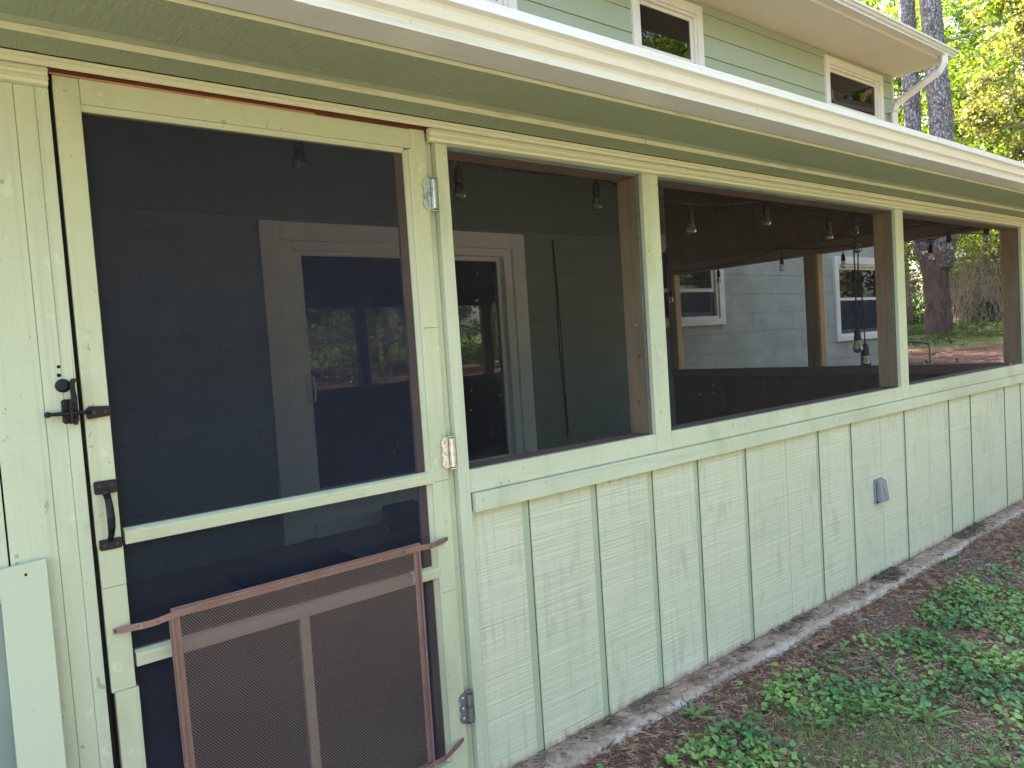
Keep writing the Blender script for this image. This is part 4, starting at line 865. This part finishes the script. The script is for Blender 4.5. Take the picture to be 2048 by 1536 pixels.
# undergrowth at the wood edge, seen through the screens
def shrub(x, y, r, h, m, label, per=60, n=26):
    t = thing('shrub', label, 'shrub', (x, y, float(gz(x, y))), 'shrubs at the wood edge'); cen = [(rng.normal(0, r * .45), rng.normal(0, r * .45), rng.uniform(.1, h)) for _ in range(n)]
    V, F = leaf_cloud(cen, rng.uniform(.2, .45, n), per, .06); np_mesh('foliage', V, F, 4, m, t)
    mb = MB()
    for c in cen[:14]: mb.tube([(0, 0, 0), (c[0] * .5, c[1] * .5, c[2] * .5), c], [.02, .012, .005], 4, cap=False)
    mb.build('stems', m_twig, t)
shrub(21.5, 6.1, 1.2, 2.2, m_leafC, 'olive shrub just right of the pine trunk, seen through the end screen')
shrub(22.5, 7.7, 1.3, 1.9, m_leafB, 'dark green shrub left of the pine trunk, seen through the end screen')
shrub(20.5, 4.6, 1.0, 1.6, m_leafB, 'dark green shrub in the right of the end opening')
shrub(25.5, 6.6, 1.5, 3.0, m_leafB, 'tall dark shrub behind the others at the wood edge')
shrub(19.0, 8.2, 1.0, 1.5, m_leafA, 'yellow green shrub close to the house corner')
def brush(x, y, r, h, label, n=130):
    t = thing('brush', label, 'brush', (x, y, float(gz(x, y))), 'bare brush at the wood edge'); mb = MB()
    for i in range(n):
        a = rng.uniform(0, 2 * PI); q = r * rng.random() ** .5; bx, by = math.cos(a) * q * .5, math.sin(a) * q * .5; b2 = rng.uniform(0, 2 * PI); L = rng.uniform(.3, 1) * r; z = rng.uniform(.4, 1) * h
        mb.tube([(bx, by, 0), (bx + math.cos(b2) * L * .4, by + math.sin(b2) * L * .4, z * .7), (bx + math.cos(b2) * L, by + math.sin(b2) * L, z * rng.uniform(.6, 1))], [.012, .008, .003], 3, cap=False)
    mb.build('stems', m_twig2, t); V, F = leaf_cloud([(rng.normal(0, r * .4), rng.normal(0, r * .4), rng.uniform(.2, h * .9)) for _ in range(16)], rng.uniform(.15, .4, 16), 26, .05); np_mesh('leaves', V, F, 4, m_leafC, t)
m_twig2 = mat('pale_brush_twig', (0.42, 0.32, 0.25), .9)
brush(20.0, 5.0, 1.3, 2.3, 'pale bare brush right of the pine trunk'); brush(20.8, 7.4, 1.2, 2.2, 'pale bare brush left of the pine trunk'); brush(19.5, 3.9, 1.1, 1.8, 'bare brush beside the last porch post')
for i, (x, y) in enumerate(YS_): shrub(x, y, 1.5, 2.0, m_leafB if i % 2 else m_leafC, 'yard shrub of the row facing the porch', n=34)
sp_ = thing('sapling', 'bright yellow green sapling standing in the sunlit strip', 'sapling', (15, 3.57, float(gz(15, 3.57))))
V, F = leaf_cloud([(0, 0, .34), (.04, -.09, .22), (-.03, .09, .20), (0, .03, .12)], [.07, .08, .08, .08], 9, .05); np_mesh('foliage', V, F, 4, m_leafA, sp_)
MB().tube([(0, 0, -.02), (.01, 0, .15), (0, 0, .34)], .006, 5).build('stem', m_twig, sp_)
def ud(x, y): return ndens(x, y, .55, 3, -.15, .25) * (1 if x > 13.6 + .8 * math.sin(y) else .015)
P = scatter(9000, (9, 24), (.5, 10), ud); V, F = leaf_cloud([(x, y, gzn(x, y) + .05) for x, y in P], np.full(len(P), .07), 2, .045, .5)
o = np_mesh('undergrowth', V, F, 4, m_leafU); tag(o, 'low green undergrowth on the rising ground beyond the porch', 'undergrowth', kind='stuff')
o = strips('leaf_litter', scatter(5000, (7, 18), (.0, 7), lambda x, y: 1), .0, .10, .22, .004, m_straw, .4, zlift=.03); tag(o, 'red brown leaf litter on the slope beyond the porch', 'leaf litter')
fn = thing('fence', 'weathered grey board fence behind the shrubs beyond the pine', 'fence', (29, 3, float(gz(29, 3))))
mb = MB()
for i in range(46): mb.box(-.02 + .003 * (i % 2), .0 + .003 * (i % 2), i * .15, i * .15 + .142, 0, 1.75 + .02 * math.sin(i * 2.1))
mb.build('fence_boards', m_fence, fn, .004); MB().box(.004, .04, 0, 6.9, .3, .38).box(.004, .04, 0, 6.9, 1.4, 1.48).build('fence_rails', m_fence, fn)
tb = thing('metal_stand', 'low grey metal stand on the leaf litter beyond the end screen', 'stand', (9.0, 1.9, .50))
MB().tube([(0, .35, .615), (0, -.13, .555)], .016, 8).build('top_frame', m_galv, tb)
for dx, dy in ((0, -.13), (0, .35)): MB().tube([(dx, dy, .56), (dx, dy - .01, .0)], .010, 6).build('leg', m_galv, tb)
